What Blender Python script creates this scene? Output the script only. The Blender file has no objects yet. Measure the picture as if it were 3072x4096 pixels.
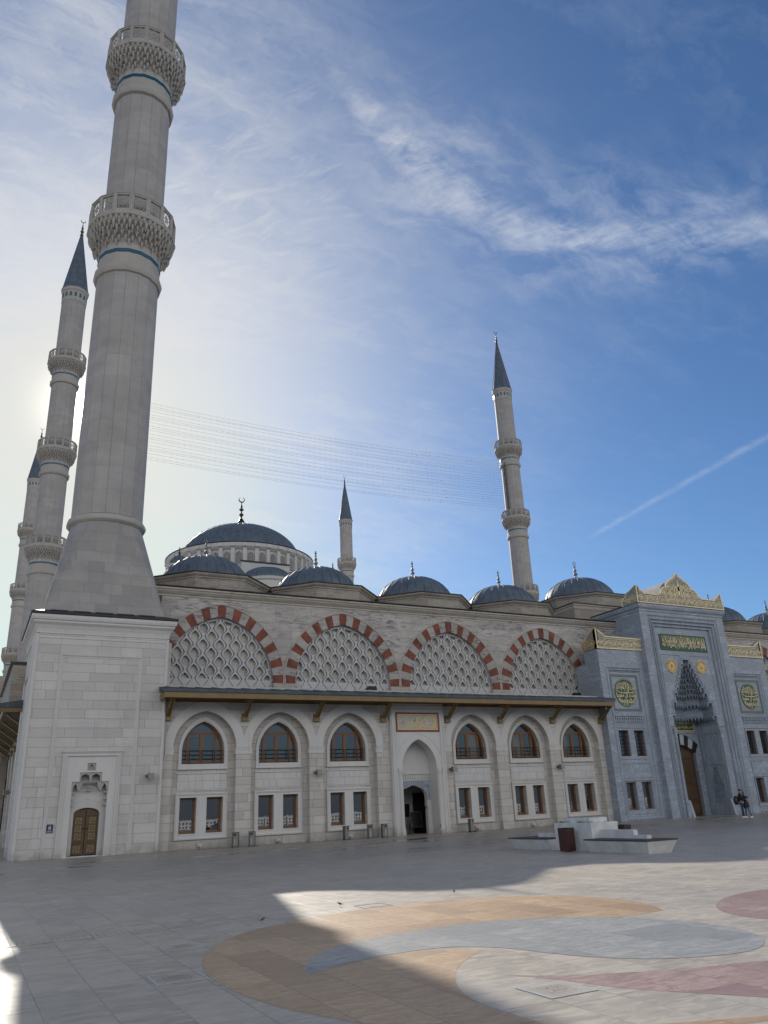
import bpy, math, random
from math import sin, cos, pi, sqrt, atan2, radians
from mathutils import Vector, Matrix
from mathutils.geometry import tessellate_polygon
random.seed(7)
scn = bpy.context.scene
COL = scn.collection
scn.view_settings.view_transform = 'Standard'
scn.view_settings.look = 'None'
scn.view_settings.exposure = 0
scn.view_settings.gamma = 1.0
try:
    scn.cycles.max_bounces = 6; scn.cycles.diffuse_bounces = 3; scn.cycles.glossy_bounces = 3
    scn.cycles.caustics_reflective = False; scn.cycles.caustics_refractive = False
except Exception: pass

# ------------------------------------------------------------------ camera
YAW, PITCH, ROLL = 0.48594, 0.36133, -0.04657
cam = bpy.data.cameras.new('camera'); camo = bpy.data.objects.new('camera', cam); COL.objects.link(camo)
fw = Vector((sin(YAW)*cos(PITCH), cos(YAW)*cos(PITCH), sin(PITCH)))
rt = Vector((cos(YAW), -sin(YAW), 0)); up = rt.cross(fw)
r2 = cos(ROLL)*rt + sin(ROLL)*up; u2 = -sin(ROLL)*rt + cos(ROLL)*up
M = Matrix((r2, u2, -fw)).transposed().to_4x4(); M.translation = Vector((0, 0, 1.6)); camo.matrix_world = M
cam.sensor_fit = 'VERTICAL'; cam.sensor_height = 24.0; cam.sensor_width = 18.0
cam.lens = 3120/4096*24.0; cam.clip_start = 0.05; cam.clip_end = 20000
scn.camera = camo

# ------------------------------------------------------------------ node helpers
class NT:
    def __init__(s, tree): s.t = tree; s.n = tree.nodes; s.l = tree.links
    def node(s, typ, **k):
        n = s.n.new(typ)
        for a, v in k.items(): setattr(n, a, v)
        return n
    def link(s, a, b): s.l.new(a, b)
    def put(s, sock, v):
        if isinstance(v, bpy.types.NodeSocket): s.l.new(v, sock)
        elif v is not None:
            if sock.type == 'RGBA' and len(v) == 3: v = (*v, 1)
            sock.default_value = v
    def m(s, op, a, b=None, c=None, clamp=False):
        n = s.n.new('ShaderNodeMath'); n.operation = op; n.use_clamp = clamp
        s.put(n.inputs[0], a)
        if b is not None: s.put(n.inputs[1], b)
        if c is not None: s.put(n.inputs[2], c)
        return n.outputs[0]
    def vm(s, op, a, b=None, scale=None):
        n = s.n.new('ShaderNodeVectorMath'); n.operation = op
        s.put(n.inputs[0], a)
        if b is not None: s.put(n.inputs[1], b)
        if scale is not None: s.put(n.inputs['Scale'], scale)
        return n.outputs['Value'] if op in ('DOT_PRODUCT', 'LENGTH') else n.outputs['Vector']
    def sep(s, v):
        n = s.n.new('ShaderNodeSeparateXYZ'); s.put(n.inputs[0], v); return n.outputs
    def comb(s, x, y, z):
        n = s.n.new('ShaderNodeCombineXYZ')
        for i, v in enumerate((x, y, z)): s.put(n.inputs[i], v)
        return n.outputs[0]
    def mix(s, f, a, b, mode='MIX'):
        n = s.n.new('ShaderNodeMix'); n.data_type = 'RGBA'; n.blend_type = mode
        s.put(n.inputs['Factor'], f); s.put(n.inputs['A'], a) if False else None
        s.put(n.inputs[6], a); s.put(n.inputs[7], b); return n.outputs[2]
    def noise(s, v, scale, detail=4, rough=.55, dist=0, dim='3D'):
        n = s.n.new('ShaderNodeTexNoise'); n.noise_dimensions = dim
        s.put(n.inputs['Vector'], v); n.inputs['Scale'].default_value = scale
        n.inputs['Detail'].default_value = detail; n.inputs['Roughness'].default_value = rough
        n.inputs['Distortion'].default_value = dist; return n.outputs['Fac']
    def white(s, v):
        n = s.n.new('ShaderNodeTexWhiteNoise'); n.noise_dimensions = '3D'; s.put(n.inputs['Vector'], v)
        return n.outputs['Value']
    def rng(s, v, a, b, c=0., d=1., smooth=False):
        n = s.n.new('ShaderNodeMapRange'); n.clamp = True
        if smooth: n.interpolation_type = 'SMOOTHSTEP'
        s.put(n.inputs[0], v)
        for i, x in enumerate((a, b, c, d)): s.put(n.inputs[i+1], x)
        return n.outputs[0]
    def mul(s, v, f): return s.vm('MULTIPLY', v, f)

def new_mat(name):
    m = bpy.data.materials.new(name); m.use_nodes = True
    t = NT(m.node_tree); t.n.clear()
    b = t.node('ShaderNodeBsdfPrincipled'); o = t.node('ShaderNodeOutputMaterial')
    t.link(b.outputs[0], o.inputs[0])
    return m, t, b
def finish(t, b, col, rough=.6, bump=None, strength=.3, dist=.02, metal=0., spec=None):
    t.put(b.inputs['Base Color'], col); t.put(b.inputs['Roughness'], rough); t.put(b.inputs['Metallic'], metal)
    if spec is not None: b.inputs['Specular IOR Level'].default_value = spec
    if bump is not None:
        n = t.node('ShaderNodeBump'); n.inputs['Strength'].default_value = strength
        n.inputs['Distance'].default_value = dist; t.put(n.inputs['Height'], bump); t.link(n.outputs[0], b.inputs['Normal'])

def wall_uv(t):
    """u runs along the wall whichever way it faces, v is height"""
    g = t.node('ShaderNodeNewGeometry'); P = t.sep(g.outputs['Position']); N = t.sep(g.outputs['True Normal'])
    side = t.m('GREATER_THAN', t.m('ABSOLUTE', N[0]), .7)
    u = t.m('ADD', t.m('MULTIPLY', P[0], t.m('SUBTRACT', 1, side)), t.m('MULTIPLY', P[1], side))
    return g.outputs['Position'], u, P[2]
def blocks(t, u, v, h, wmin, wmax, jw, off=0.):
    """irregular ashlar: returns joint mask (1 on joint), random per block"""
    vv = t.m('DIVIDE', t.m('ADD', v, off), h); row = t.m('FLOOR', vv)
    r = t.white(t.comb(row, 3.3, 1.7)); w = t.m('MULTIPLY_ADD', r, wmax-wmin, wmin)
    r2_ = t.white(t.comb(row, 9.1, 4.2))
    uu = t.m('DIVIDE', t.m('ADD', u, t.m('MULTIPLY', r2_, 9.)), w)
    uu = t.m('ADD', uu, t.m('MULTIPLY', t.m('SINE', t.m('MULTIPLY', uu, 2.1)), .16))
    colm = t.m('FLOOR', uu)
    rnd = t.white(t.comb(row, colm, .5))
    fu = t.m('FRACT', uu); fv = t.m('FRACT', vv)
    du = t.m('MULTIPLY', t.m('MINIMUM', fu, t.m('SUBTRACT', 1, fu)), w)
    dv = t.m('MULTIPLY', t.m('MINIMUM', fv, t.m('SUBTRACT', 1, fv)), h)
    d = t.m('MINIMUM', du, dv)
    return t.rng(d, jw*.5, jw, 1, 0), rnd, t.comb(row, colm, .5)

def stone(name, base=(.47, .45, .42), h=.458, wmin=.85, wmax=1.5, jw=.016, joint=.62, var=.14, stain=0., dirt=.1, off=0., tint=(.40, .36, .33), rough=.72):
    m, t, b = new_mat(name)
    pos, u, v = wall_uv(t)
    jm, rnd, cell = blocks(t, u, v, h, wmin, wmax, jw, off)
    c = t.mix(t.rng(rnd, 0, 1, 0, 1), tuple(x*(1-var) for x in base), tuple(min(1, x*(1+var*.6)) for x in base))
    hue = t.white(t.vm('ADD', cell, (5.3, 1.1, 0)))
    c = t.mix(t.m('MULTIPLY', t.rng(hue, .6, 1), .35), c, tuple(x*y for x, y in zip(base, (1.03, .98, .88))))
    n1 = t.noise(t.mul(pos, (.5, .5, .9)), 1.2, 5, .6)
    c = t.mix(t.rng(n1, .35, .75, 0, dirt*2.2), c, tint)
    fine = t.noise(t.mul(pos, (1, 1, 5)), 6, 4, .6)
    c = t.mix(t.rng(fine, .4, .8, 0, .16), c, tuple(x*.8 for x in base))
    # rain streaks
    st = t.noise(t.mul(pos, (3.2, 3.2, .18)), 1.6, 4, .65)
    c = t.mix(t.rng(st, .54, .8, 0, .28), c, tuple(x*.62 for x in tint))
    mv = t.noise(t.mul(pos, (.35, .35, .12)), 1.3, 4, .6); c = t.mix(t.rng(mv, .40, .68, 0, .15), c, tuple(x*.72 for x in tint))
    # splash dirt near the paving
    low = t.m('MULTIPLY', t.rng(v, .0, .55, 1, 0), t.rng(t.noise(pos, 1.7, 4, .6), .35, .65))
    c = t.mix(t.m('MULTIPLY', low, .7), c, (.20, .185, .155))
    if stain:
        s1 = t.noise(t.mul(pos, (1.0, 1.0, 5.5)), 1.5, 7, .72, .6)
        s2 = t.noise(t.mul(pos, (.22, .22, .5)), 1.0, 3, .6)
        k = t.m('MULTIPLY', t.rng(s1, .505, .60, 0, 1), t.rng(s2, .40, .55, .10, 1))
        c = t.mix(t.m('MULTIPLY', k, stain), c, (.105, .095, .10))
    c = t.mix(t.m('MULTIPLY', jm, joint), c, (.16, .15, .14))
    bh = t.m('SUBTRACT', t.m('MULTIPLY', fine, .25), t.m('MULTIPLY', jm, 1.0))
    bh = t.m('ADD', bh, t.m('MULTIPLY', rnd, .18))
    finish(t, b, c, rough, bh, .35, .012)
    return m

def marble(name, h=.62, wmin=1.0, wmax=1.9, vertical=False, dark=.0, joints=.45):
    m, t, b = new_mat(name)
    pos, u, v = wall_uv(t)
    if vertical: jm, rnd, cell = blocks(t, v, u, .9, 1.8, 2.8, .010, 0)
    else: jm, rnd, cell = blocks(t, u, v, h, wmin, wmax, .012, 0)
    k2 = t.white(t.vm('ADD', cell, (1.7, 8.8, 0)))
    ang = t.m('MULTIPLY', t.m('SUBTRACT', k2, .5), .55 if vertical else 1.3)
    uu = t.m('ADD', u, t.m('MULTIPLY', v, ang)); vv = t.m('SUBTRACT', v, t.m('MULTIPLY', u, ang))
    off = t.m('MULTIPLY', rnd, 37.)
    if vertical: vec = t.comb(t.m('MULTIPLY', u, 7.5), t.m('ADD', t.m('MULTIPLY', v, .45), off), off)
    else: vec = t.comb(t.m('MULTIPLY', uu, .8), t.m('MULTIPLY', vv, 6.5), off)
    n1 = t.noise(vec, 1.0, 6, .68, .9); n2 = t.noise(t.vm('ADD', vec, (9, 4, 2)), 2.6, 5, .7, 1.4)
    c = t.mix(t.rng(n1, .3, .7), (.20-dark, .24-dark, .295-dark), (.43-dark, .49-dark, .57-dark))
    c = t.mix(t.rng(n2, .52, .64, 0, .8), c, (.13, .15, .19))
    c = t.mix(t.rng(n2, .30, .42, .7, 0), c, (.58, .64, .71))
    c = t.mix(t.rng(rnd, .25, 1, 0, .7), c, (.25, .275, .32))
    c = t.mix(t.m('MULTIPLY', jm, joints), c, (.11, .125, .15))
    finish(t, b, c, .5, t.m('MULTIPLY', jm, -1), .25, .01)
    return m

def simple(name, col, rough=.5, metal=0., vary=.12, scale=3., bump=0., stretch=(1, 1, 1), spec=None):
    m, t, b = new_mat(name)
    g = t.node('ShaderNodeNewGeometry'); p = t.mul(g.outputs['Position'], stretch)
    n = t.noise(p, scale, 5, .6)
    c = t.mix(t.rng(n, .3, .7), tuple(x*(1-vary) for x in col), tuple(min(1, x*(1+vary)) for x in col))
    r = t.m('ADD', rough-.06, t.m('MULTIPLY', n, .12))
    finish(t, b, c, r, n if bump else None, bump, .01, metal, spec)
    return m

MT = {}
MT['tower'] = stone('tower_ashlar', (.60, .585, .57), wmin=1.0, wmax=1.75, jw=.013, joint=.6, var=.13, dirt=.15, stain=.10, off=.0, tint=(.40, .365, .36))
MT['wall'] = stone('arcade_ashlar', (.58, .555, .525), h=.435, joint=.6, var=.17, dirt=.16, stain=.12, tint=(.39, .34, .30))
MT['recess'] = stone('recess_ashlar', (.56, .53, .495), h=.435, joint=.6, var=.17, dirt=.18, stain=.12, tint=(.37, .32, .28))
MT['upper'] = stone('weathered_ashlar', (.52, .495, .465), h=.50, joint=.5, var=.2, stain=.78, dirt=.25, tint=(.30, .27, .26))
MT['drum'] = stone('drum_ashlar', (.36, .325, .275), h=.52, joint=.5, var=.2, stain=.55, dirt=.3, tint=(.24, .21, .19))
MT['cornice'] = stone('cornice_stone', (.48, .44, .38), h=30, wmin=2.2, wmax=2.4, joint=.4, var=.06, stain=.35, dirt=.2)
MT['trim'] = stone('smooth_trim_stone', (.61, .60, .59), h=40, wmin=40, wmax=41, joint=.0, var=.03, dirt=.07, tint=(.42, .40, .39))
MT['trimblock'] = stone('panel_stone', (.61, .60, .59), h=.415, wmin=.44, wmax=.46, joint=.4, var=.05, dirt=.06, tint=(.44, .42, .4))
MT['shaft'] = stone('minaret_shaft_stone', (.42, .405, .395), h=1.5, wmin=30, wmax=31, joint=.30, var=.09, dirt=.28, stain=.08, tint=(.27, .25, .245))
MT['flare'] = stone('minaret_foot_stone', (.36, .35, .345), h=.62, wmin=.8, wmax=1.6, joint=.35, var=.2, dirt=.35, tint=(.26, .25, .24))
MT['balcony'] = stone('balcony_carved_stone', (.43, .41, .385), h=40, wmin=40, wmax=41, joint=0, var=.05, dirt=.2, tint=(.32, .29, .26))
MT['white'] = stone('pale_plaster', (.62, .61, .60), h=40, wmin=40, wmax=41, joint=0, var=.03, dirt=.06)
MT['lattice'] = stone('lattice_concrete', (.56, .55, .55), h=40, wmin=40, wmax=41, joint=0, var=.05, dirt=.14, tint=(.38, .37, .37))
MT['backing'] = simple('grille_backing', (.46, .45, .41), .35, 0, .3, 1.4)
MT['marble'] = marble('marble_blocks')
MT['marblev'] = marble('marble_mouldings', vertical=True)
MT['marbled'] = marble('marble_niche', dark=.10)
MT['redstone'] = simple('red_voussoir', (.19, .058, .036), .75, 0, .45, 2.2, .2)
MT['greyvous'] = stone('grey_voussoir', (.44, .415, .39), h=40, wmin=40, wmax=41, joint=0, var=.1, stain=.8, dirt=.4, tint=(.28, .26, .25))
MT['wood'] = simple('varnished_wood', (.19, .085, .032), .38, 0, .3, 9, .1, (6, 6, .6))
MT['doorwood'] = simple('old_door_wood', (.10, .058, .026), .5, 0, .4, 8, .2, (6, 6, .6))
MT['doorinlay'] = simple('door_inlay_wood', (.22, .155, .075), .5, 0, .25, 12)
MT['eavewood'] = simple('eave_boards', (.13, .075, .022), .55, 0, .3, 3, .1, (6, 1, 1))
MT['eavegold'] = simple('eave_fascia_paint', (.21, .14, .055), .5, 0, .2, 2)
MT['blackmetal'] = simple('black_iron', (.018, .018, .02), .45, .3, .3, 8)
MT['darkgrey'] = simple('dark_void', (.012, .012, .014), .6, 0, .3, 2)
MT['blacksteel'] = simple('black_roof_edge', (.022, .024, .028), .5, .2, .4, 3)
MT['blue'] = simple('turquoise_tile', (.006, .085, .15), .3, 0, .2, 5)
MT['gold'] = simple('gilding', (.74, .50, .18), .38, .1, .25, 5)
MT['goldpale'] = simple('pale_gilding', (.80, .67, .42), .5, .0, .2, 5)
MT['crestgreen'] = simple('crest_ground', (.27, .28, .245), .6, 0, .15, 2)
MT['green'] = simple('green_inscription_ground', (.016, .075, .042), .5, 0, .15, 2)
MT['greyframe'] = simple('grey_green_frame', (.15, .17, .165), .6, 0, .1, 2)
MT['maroon'] = simple('maroon_frame', (.20, .055, .04), .6, 0, .15, 3)
MT['gatewood'] = simple('gate_door_wood', (.08, .038, .018), .45, 0, .3, 8, .1, (6, 6, .6))
MT['signgrey'] = simple('sign_ground', (.42, .41, .37), .6, 0, .12, 3)
MT['bronze'] = simple('dark_bronze', (.10, .085, .05), .35, .7, .3, 3)
MT['greyfin'] = simple('grey_finial', (.26, .25, .24), .5, .2, .15, 3)
MT['steel'] = simple('brushed_steel', (.22, .215, .205), .38, .6, .15, 14, 0, (1, 1, .3))
MT['steelside'] = simple('brown_steel', (.13, .115, .10), .4, .5, .2, 8)
MT['concrete'] = simple('white_concrete', (.60, .61, .61), .8, 0, .16, 2.5, .15)
MT['benchwood'] = simple('bench_slats', (.05, .038, .035), .6, 0, .3, 6, .1)
MT['binwood'] = simple('bin_slats', (.06, .022, .016), .6, 0, .4, 9, .1, (6, 6, .5))
MT['soil'] = simple('soil', (.05, .04, .03), .95, 0, .3, 6)
MT['grass'] = simple('grass_blades', (.05, .10, .025), .7, 0, .4, 6)
MT['signblue'] = simple('navy_sign', (.012, .03, .075), .4, 0, .1, 3)
MT['signwhite'] = simple('white_paint', (.75, .76, .78), .5, 0, .05, 3)
MT['skin'] = simple('skin', (.42, .25, .18), .55, 0, .1, 20)
MT['jacket'] = simple('black_jacket', (.012, .012, .016), .8, 0, .3, 12, .1)
MT['coat'] = simple('dark_coat', (.02, .02, .026), .85, 0, .3, 12, .1)
MT['jeans'] = simple('dark_jeans', (.03, .045, .09), .85, 0, .3, 20, .1)
MT['jeansl'] = simple('blue_jeans', (.07, .12, .21), .85, 0, .3, 20, .1)
MT['shoe'] = simple('white_shoe', (.65, .65, .65), .6, 0, .1, 20)
MT['hair'] = simple('dark_hair', (.02, .014, .01), .6, 0, .2, 20)
MT['shirt'] = simple('white_shirt', (.6, .6, .58), .8, 0, .1, 20)
MT['cable'] = simple('grey_cable', (.30, .32, .35), .5, 0, .1, 1)
MT['bulb'] = simple('bulb_glass', (.72, .75, .80), .2, .2, .1, 1)
MT['lamp'] = simple('lamp_housing', (.20, .19, .17), .45, .4, .2, 6)
MT['lampglass'] = simple('lamp_glass', (.16, .17, .15), .2, 0, .2, 6)
MT['roofgrey'] = simple('grey_vault', (.34, .33, .32), .7, 0, .15, 1.5)
MT['tilewhite'] = simple('white_paving_strip', (.44, .46, .48), .5, 0, .08, 6)
MT['groove'] = simple('engraved_groove', (.12, .10, .08), .8, 0, .1, 6)
MT['sparrow'] = simple('bird_feathers', (.12, .08, .05), .8, 0, .4, 30)
MT['board'] = simple('black_board', (.015, .015, .016), .35, 0, .2, 5)

def lead(name, base=(.075, .10, .13)):
    m, t, b = new_mat(name)
    g = t.node('ShaderNodeNewGeometry'); p = g.outputs['Position']
    n = t.noise(p, 1.3, 5, .65); n2 = t.noise(t.mul(p, (1, 1, .35)), 5, 4, .6)
    c = t.mix(t.rng(n, .35, .7), base, tuple(x*1.75 for x in base))
    c = t.mix(t.rng(n2, .55, .75, 0, .4), c, (.12, .135, .145))
    sk = t.noise(t.mul(p, (2.2, 2.2, .5)), 1.0, 5, .7)
    c = t.mix(t.rng(sk, .55, .72, 0, .5), c, (.16, .175, .185))
    c = t.mix(t.rng(sk, .30, .42, .4, 0), c, tuple(x*.55 for x in base))
    finish(t, b, c, t.rng(n2, .3, .7, .5, .68), n2, .2, .02, .1)
    return m
MT['lead'] = lead('lead_sheet')
MT['leadroof'] = lead('lead_eave_roof', (.045, .058, .075))

def glass(name):
    """dark reflective pane: the sky and the plaza balustrade opposite mirror in it"""
    m = bpy.data.materials.new(name); m.use_nodes = True
    t = NT(m.node_tree); t.n.clear()
    g = t.node('ShaderNodeNewGeometry'); n = t.noise(g.outputs['Position'], .8, 3, .5)
    d = t.node('ShaderNodeBsdfDiffuse'); t.put(d.inputs['Color'], t.mix(t.rng(n, .35, .65), (.008, .011, .014), (.022, .027, .032)))
    gl = t.node('ShaderNodeBsdfGlossy'); gl.inputs['Roughness'].default_value = .015; gl.inputs['Color'].default_value = (.92, .95, 1, 1)
    bp_ = t.node('ShaderNodeBump'); bp_.inputs['Strength'].default_value = .02; bp_.inputs['Distance'].default_value = .05
    t.put(bp_.inputs['Height'], n); t.link(bp_.outputs[0], gl.inputs['Normal'])
    mx = t.node('ShaderNodeMixShader'); mx.inputs[0].default_value = .17
    t.link(d.outputs[0], mx.inputs[1]); t.link(gl.outputs[0], mx.inputs[2])
    o = t.node('ShaderNodeOutputMaterial'); t.link(mx.outputs[0], o.inputs[0])
    return m
MT['glass'] = glass('window_glass')

def paving():
    m, t, b = new_mat('plaza_travertine')
    g = t.node('ShaderNodeNewGeometry'); pos = g.outputs['Position']; P = t.sep(pos)
    jm, rnd, cell = blocks(t, P[1], t.m('ADD', P[0], .222), .5475, .95, 1.12, .011)
    big = t.noise(t.mul(pos, (.16, .16, 1)), 1, 4, .6)
    off = t.m('MULTIPLY', rnd, 31.)
    vec = t.comb(t.m('ADD', t.m('MULTIPLY', P[0], 1.1), off), t.m('MULTIPLY', P[1], 3.2), off)
    vein = t.noise(vec, 1.7, 7, .7, 1.1)
    c = t.mix(t.rng(rnd, 0, 1), (.325, .28, .225), (.445, .39, .32))
    c = t.mix(t.rng(vein, .45, .60, 0, .85), c, (.54, .485, .40))
    c = t.mix(t.rng(vein, .30, .44, .65, 0), c, (.27, .24, .20))
    fine = t.noise(pos, 14, 5, .7)
    c = t.mix(t.rng(fine, .5, .75, 0, .35), c, (.28, .25, .21))
    c = t.mix(t.rng(big, .4, .65, 0, .4), c, (.33, .315, .29))
    spot = t.noise(pos, 5.5, 6, .75)
    c = t.mix(t.rng(spot, .60, .72, 0, .4), c, (.20, .175, .15))
    # rows of small setts and damp ground close to the building
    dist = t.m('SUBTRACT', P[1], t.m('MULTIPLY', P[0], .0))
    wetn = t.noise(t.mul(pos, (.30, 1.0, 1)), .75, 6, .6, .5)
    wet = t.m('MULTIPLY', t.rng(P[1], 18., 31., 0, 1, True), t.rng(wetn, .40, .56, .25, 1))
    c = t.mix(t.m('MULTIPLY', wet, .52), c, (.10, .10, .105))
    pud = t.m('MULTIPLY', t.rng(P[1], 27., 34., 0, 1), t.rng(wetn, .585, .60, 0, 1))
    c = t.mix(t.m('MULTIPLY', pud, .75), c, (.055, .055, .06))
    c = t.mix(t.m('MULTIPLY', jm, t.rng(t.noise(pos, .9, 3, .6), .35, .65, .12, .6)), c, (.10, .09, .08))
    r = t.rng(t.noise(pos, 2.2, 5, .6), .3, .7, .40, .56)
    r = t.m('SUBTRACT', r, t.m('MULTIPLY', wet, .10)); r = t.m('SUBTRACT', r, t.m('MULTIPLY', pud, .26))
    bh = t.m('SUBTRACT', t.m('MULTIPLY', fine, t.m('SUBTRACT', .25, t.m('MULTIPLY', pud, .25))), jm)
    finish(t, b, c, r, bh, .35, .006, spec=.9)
    return m
MT['paving'] = paving()
def inlay(name, a, bb, dk):
    m, t, b = new_mat(name)
    g = t.node('ShaderNodeNewGeometry'); pos = g.outputs['Position']; P = t.sep(pos)
    jm, rnd, cell = blocks(t, P[1], t.m('ADD', P[0], .222), .5475, .95, 1.12, .0075)
    off = t.m('MULTIPLY', rnd, 31.)
    vec = t.comb(t.m('ADD', t.m('MULTIPLY', P[0], 1.2), off), t.m('MULTIPLY', P[1], 3.4), off)
    v = t.noise(vec, 1.6, 8, .72, 1.6); fine = t.noise(pos, 14, 5, .7)
    c = t.mix(t.rng(v, .38, .62), a, bb)
    v2 = t.noise(t.vm('ADD', vec, (3, 7, 1)), 3.4, 7, .75, 2.0)
    c = t.mix(t.rng(v2, .52, .66, 0, .75), c, dk)
    c = t.mix(t.rng(rnd, 0.1, 1, 0, .6), c, dk)
    c = t.mix(t.rng(fine, .62, .72, 0, .5), c, tuple(min(1, x*1.35) for x in bb))
    c = t.mix(t.rng(fine, .5, .75, 0, .25), c, tuple(x*.7 for x in a))
    c = t.mix(t.m('MULTIPLY', jm, .5), c, tuple(x*.35 for x in a))
    finish(t, b, c, t.rng(fine, .3, .7, .40, .54), t.m('SUBTRACT', t.m('MULTIPLY', fine, .25), jm), .3, .006, spec=.9)
    return m
MT['orange'] = inlay('ochre_stone_inlay', (.41, .255, .13), (.57, .41, .25), (.27, .165, .09))
MT['grey'] = inlay('blue_grey_stone_inlay', (.25, .255, .255), (.42, .415, .385), (.17, .18, .19))
MT['pink'] = inlay('plum_stone_inlay', (.29, .175, .155), (.45, .325, .28), (.20, .12, .115))

# ------------------------------------------------------------------ mesh builder
class MB:
    def __init__(s): s.v = []; s.f = []; s.mi = []
    def add(s, vs, fs, mi=0):
        o = len(s.v); s.v += [tuple(v) for v in vs]; s.f += [tuple(i+o for i in f) for f in fs]; s.mi += [mi]*len(fs); return s
    def box(s, x0, x1, y0, y1, z0, z1, mi=0):
        v = [(x, y, z) for z in (z0, z1) for y in (y0, y1) for x in (x0, x1)]
        return s.add(v, [(0, 2, 3, 1), (4, 5, 7, 6), (0, 1, 5, 4), (2, 6, 7, 3), (0, 4, 6, 2), (1, 3, 7, 5)], mi)
    def hexa(s, bot, top, mi=0):
        n = len(bot); v = list(bot)+list(top)
        f = [tuple(range(n))[::-1], tuple(range(n, 2*n))] + [(i, (i+1) % n, (i+1) % n+n, i+n) for i in range(n)]
        return s.add(v, f, mi)
    def plate(s, outer, holes, y0, y1, mi=0, T=None, back=False, edge_mi=None):
        """polygon in (x,z), pierced by holes, front face at y0, returns run back to y1"""
        loops = [outer]+list(holes)
        pts = [p for l in loops for p in l]
        tri = tessellate_polygon([[Vector((x, z, 0)) for x, z in l] for l in loops])
        T = T or (lambda x, y, z: (x, y, z))
        n = len(pts)
        v = [T(x, y0, z) for x, z in pts]
        f = [tuple(t_) for t_ in tri]
        # orient to -y
        def nrm(t_):
            a, b_, c = (pts[i] for i in t_); return (b_[0]-a[0])*(c[1]-a[1])-(b_[1]-a[1])*(c[0]-a[0])
        f = [t_ if nrm(t_) > 0 else t_[::-1] for t_ in f]
        s.add(v, f, mi)
        if back: s.add([T(x, y1, z) for x, z in pts], [t_[::-1] for t_ in f], mi)
        for l in loops:
            m_ = len(l); vs = [T(x, y0, z) for x, z in l]+[T(x, y1, z) for x, z in l]
            s.add(vs, [(i, (i+1) % m_, (i+1) % m_+m_, i+m_) for i in range(m_)], mi if edge_mi is None else edge_mi)
        return s
    def strip(s, A, B, y0, y1, mi=0):
        """band between two open (x,z) polylines of equal length"""
        n = len(A)
        fr = [(x, y0, z) for x, z in A]+[(x, y0, z) for x, z in B]
        s.add(fr, [(i, i+1, i+1+n, i+n) for i in range(n-1)], mi)
        for L in (A, B):
            s.add([(x, y0, z) for x, z in L]+[(x, y1, z) for x, z in L], [(i, i+1, i+1+n, i+n) for i in range(n-1)], mi)
        for i in (0, n-1):
            s.add([(A[i][0], y0, A[i][1]), (B[i][0], y0, B[i][1]), (B[i][0], y1, B[i][1]), (A[i][0], y1, A[i][1])], [(0, 1, 2, 3)], mi)
        return s
    def lathe(s, prof, n, c=(0, 0), mi=0, ph=0., sx=1, sy=1, a0=0., a1=2*pi):
        full = abs(a1-a0-2*pi) < 1e-6; k = n if full else n+1
        v = [(c[0]+sx*r*cos(a0+(a1-a0)*(i+ph)/n), c[1]+sy*r*sin(a0+(a1-a0)*(i+ph)/n), z) for r, z in prof for i in range(k)]
        f = []
        for j in range(len(prof)-1):
            for i in range(n):
                i2 = (i+1) % k
                f.append((j*k+i, j*k+i2, (j+1)*k+i2, (j+1)*k+i))
        return s.add(v, f, mi)
    def tube(s, path, r, n=6, mi=0, closed=False):
        P = [Vector(p) for p in path]; N = len(P); vs = []
        for i, p in enumerate(P):
            a = P[(i-1) % N] if (closed or i > 0) else p; b_ = P[(i+1) % N] if (closed or i < N-1) else p
            d = (b_-a); d = d.normalized() if d.length > 1e-9 else Vector((0, 0, 1))
            q = Vector((0, 0, 1)) if abs(d.z) < .9 else Vector((1, 0, 0))
            e1 = d.cross(q).normalized(); e2 = d.cross(e1)
            rr = r[i] if isinstance(r, (list, tuple)) else r
            vs += [p+e1*rr*cos(2*pi*k/n)+e2*rr*sin(2*pi*k/n) for k in range(n)]
        f = []
        for i in range(N if closed else N-1):
            j = (i+1) % N
            f += [(i*n+k, i*n+(k+1) % n, j*n+(k+1) % n, j*n+k) for k in range(n)]
        if not closed: f += [tuple(range(n))[::-1], tuple((N-1)*n+k for k in range(n))]
        return s.add(vs, f, mi)
    def ball(s, c, r, n=8, m=5, mi=0, sc=(1, 1, 1)):
        pr = [(max(1e-4, sin(pi*j/m))*r, -cos(pi*j/m)*r) for j in range(m+1)]
        v = [(c[0]+sc[0]*q*cos(2*pi*i/n), c[1]+sc[1]*q*sin(2*pi*i/n), c[2]+sc[2]*z) for q, z in pr for i in range(n)]
        return s.add(v, [(j*n+i, j*n+(i+1) % n, (j+1)*n+(i+1) % n, (j+1)*n+i) for j in range(m) for i in range(n)], mi)
    def sweep(s, path, prof, closed=False, mi=0):
        """mitred moulding; path: (x,y) points, prof: (out, z) points; out = to the right of travel"""
        N = len(path); k = len(prof); vs = []
        for i in range(N):
            p = Vector(path[i])
            d0 = (Vector(path[i])-Vector(path[i-1])).normalized() if (i > 0 or closed) else None
            d1 = (Vector(path[(i+1) % N])-Vector(path[i])).normalized() if (i < N-1 or closed) else None
            if d0 is None: d0 = d1
            if d1 is None: d1 = d0
            n0 = Vector((d0.y, -d0.x)); n1 = Vector((d1.y, -d1.x)); b_ = (n0+n1); b_ = b_/max(.2, b_.dot(n0)) if b_.length > 1e-6 else n0
            vs += [(p.x+b_.x*o, p.y+b_.y*o, z) for o, z in prof]
        f = []
        for i in range(N if closed else N-1):
            j = (i+1) % N
            f += [(i*k+a, j*k+a, j*k+a+1, i*k+a+1) for a in range(k-1)]
        if not closed: f += [tuple(range(k)), tuple((N-1)*k+a for a in range(k))[::-1]]
        return s.add(vs, f, mi)
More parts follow.
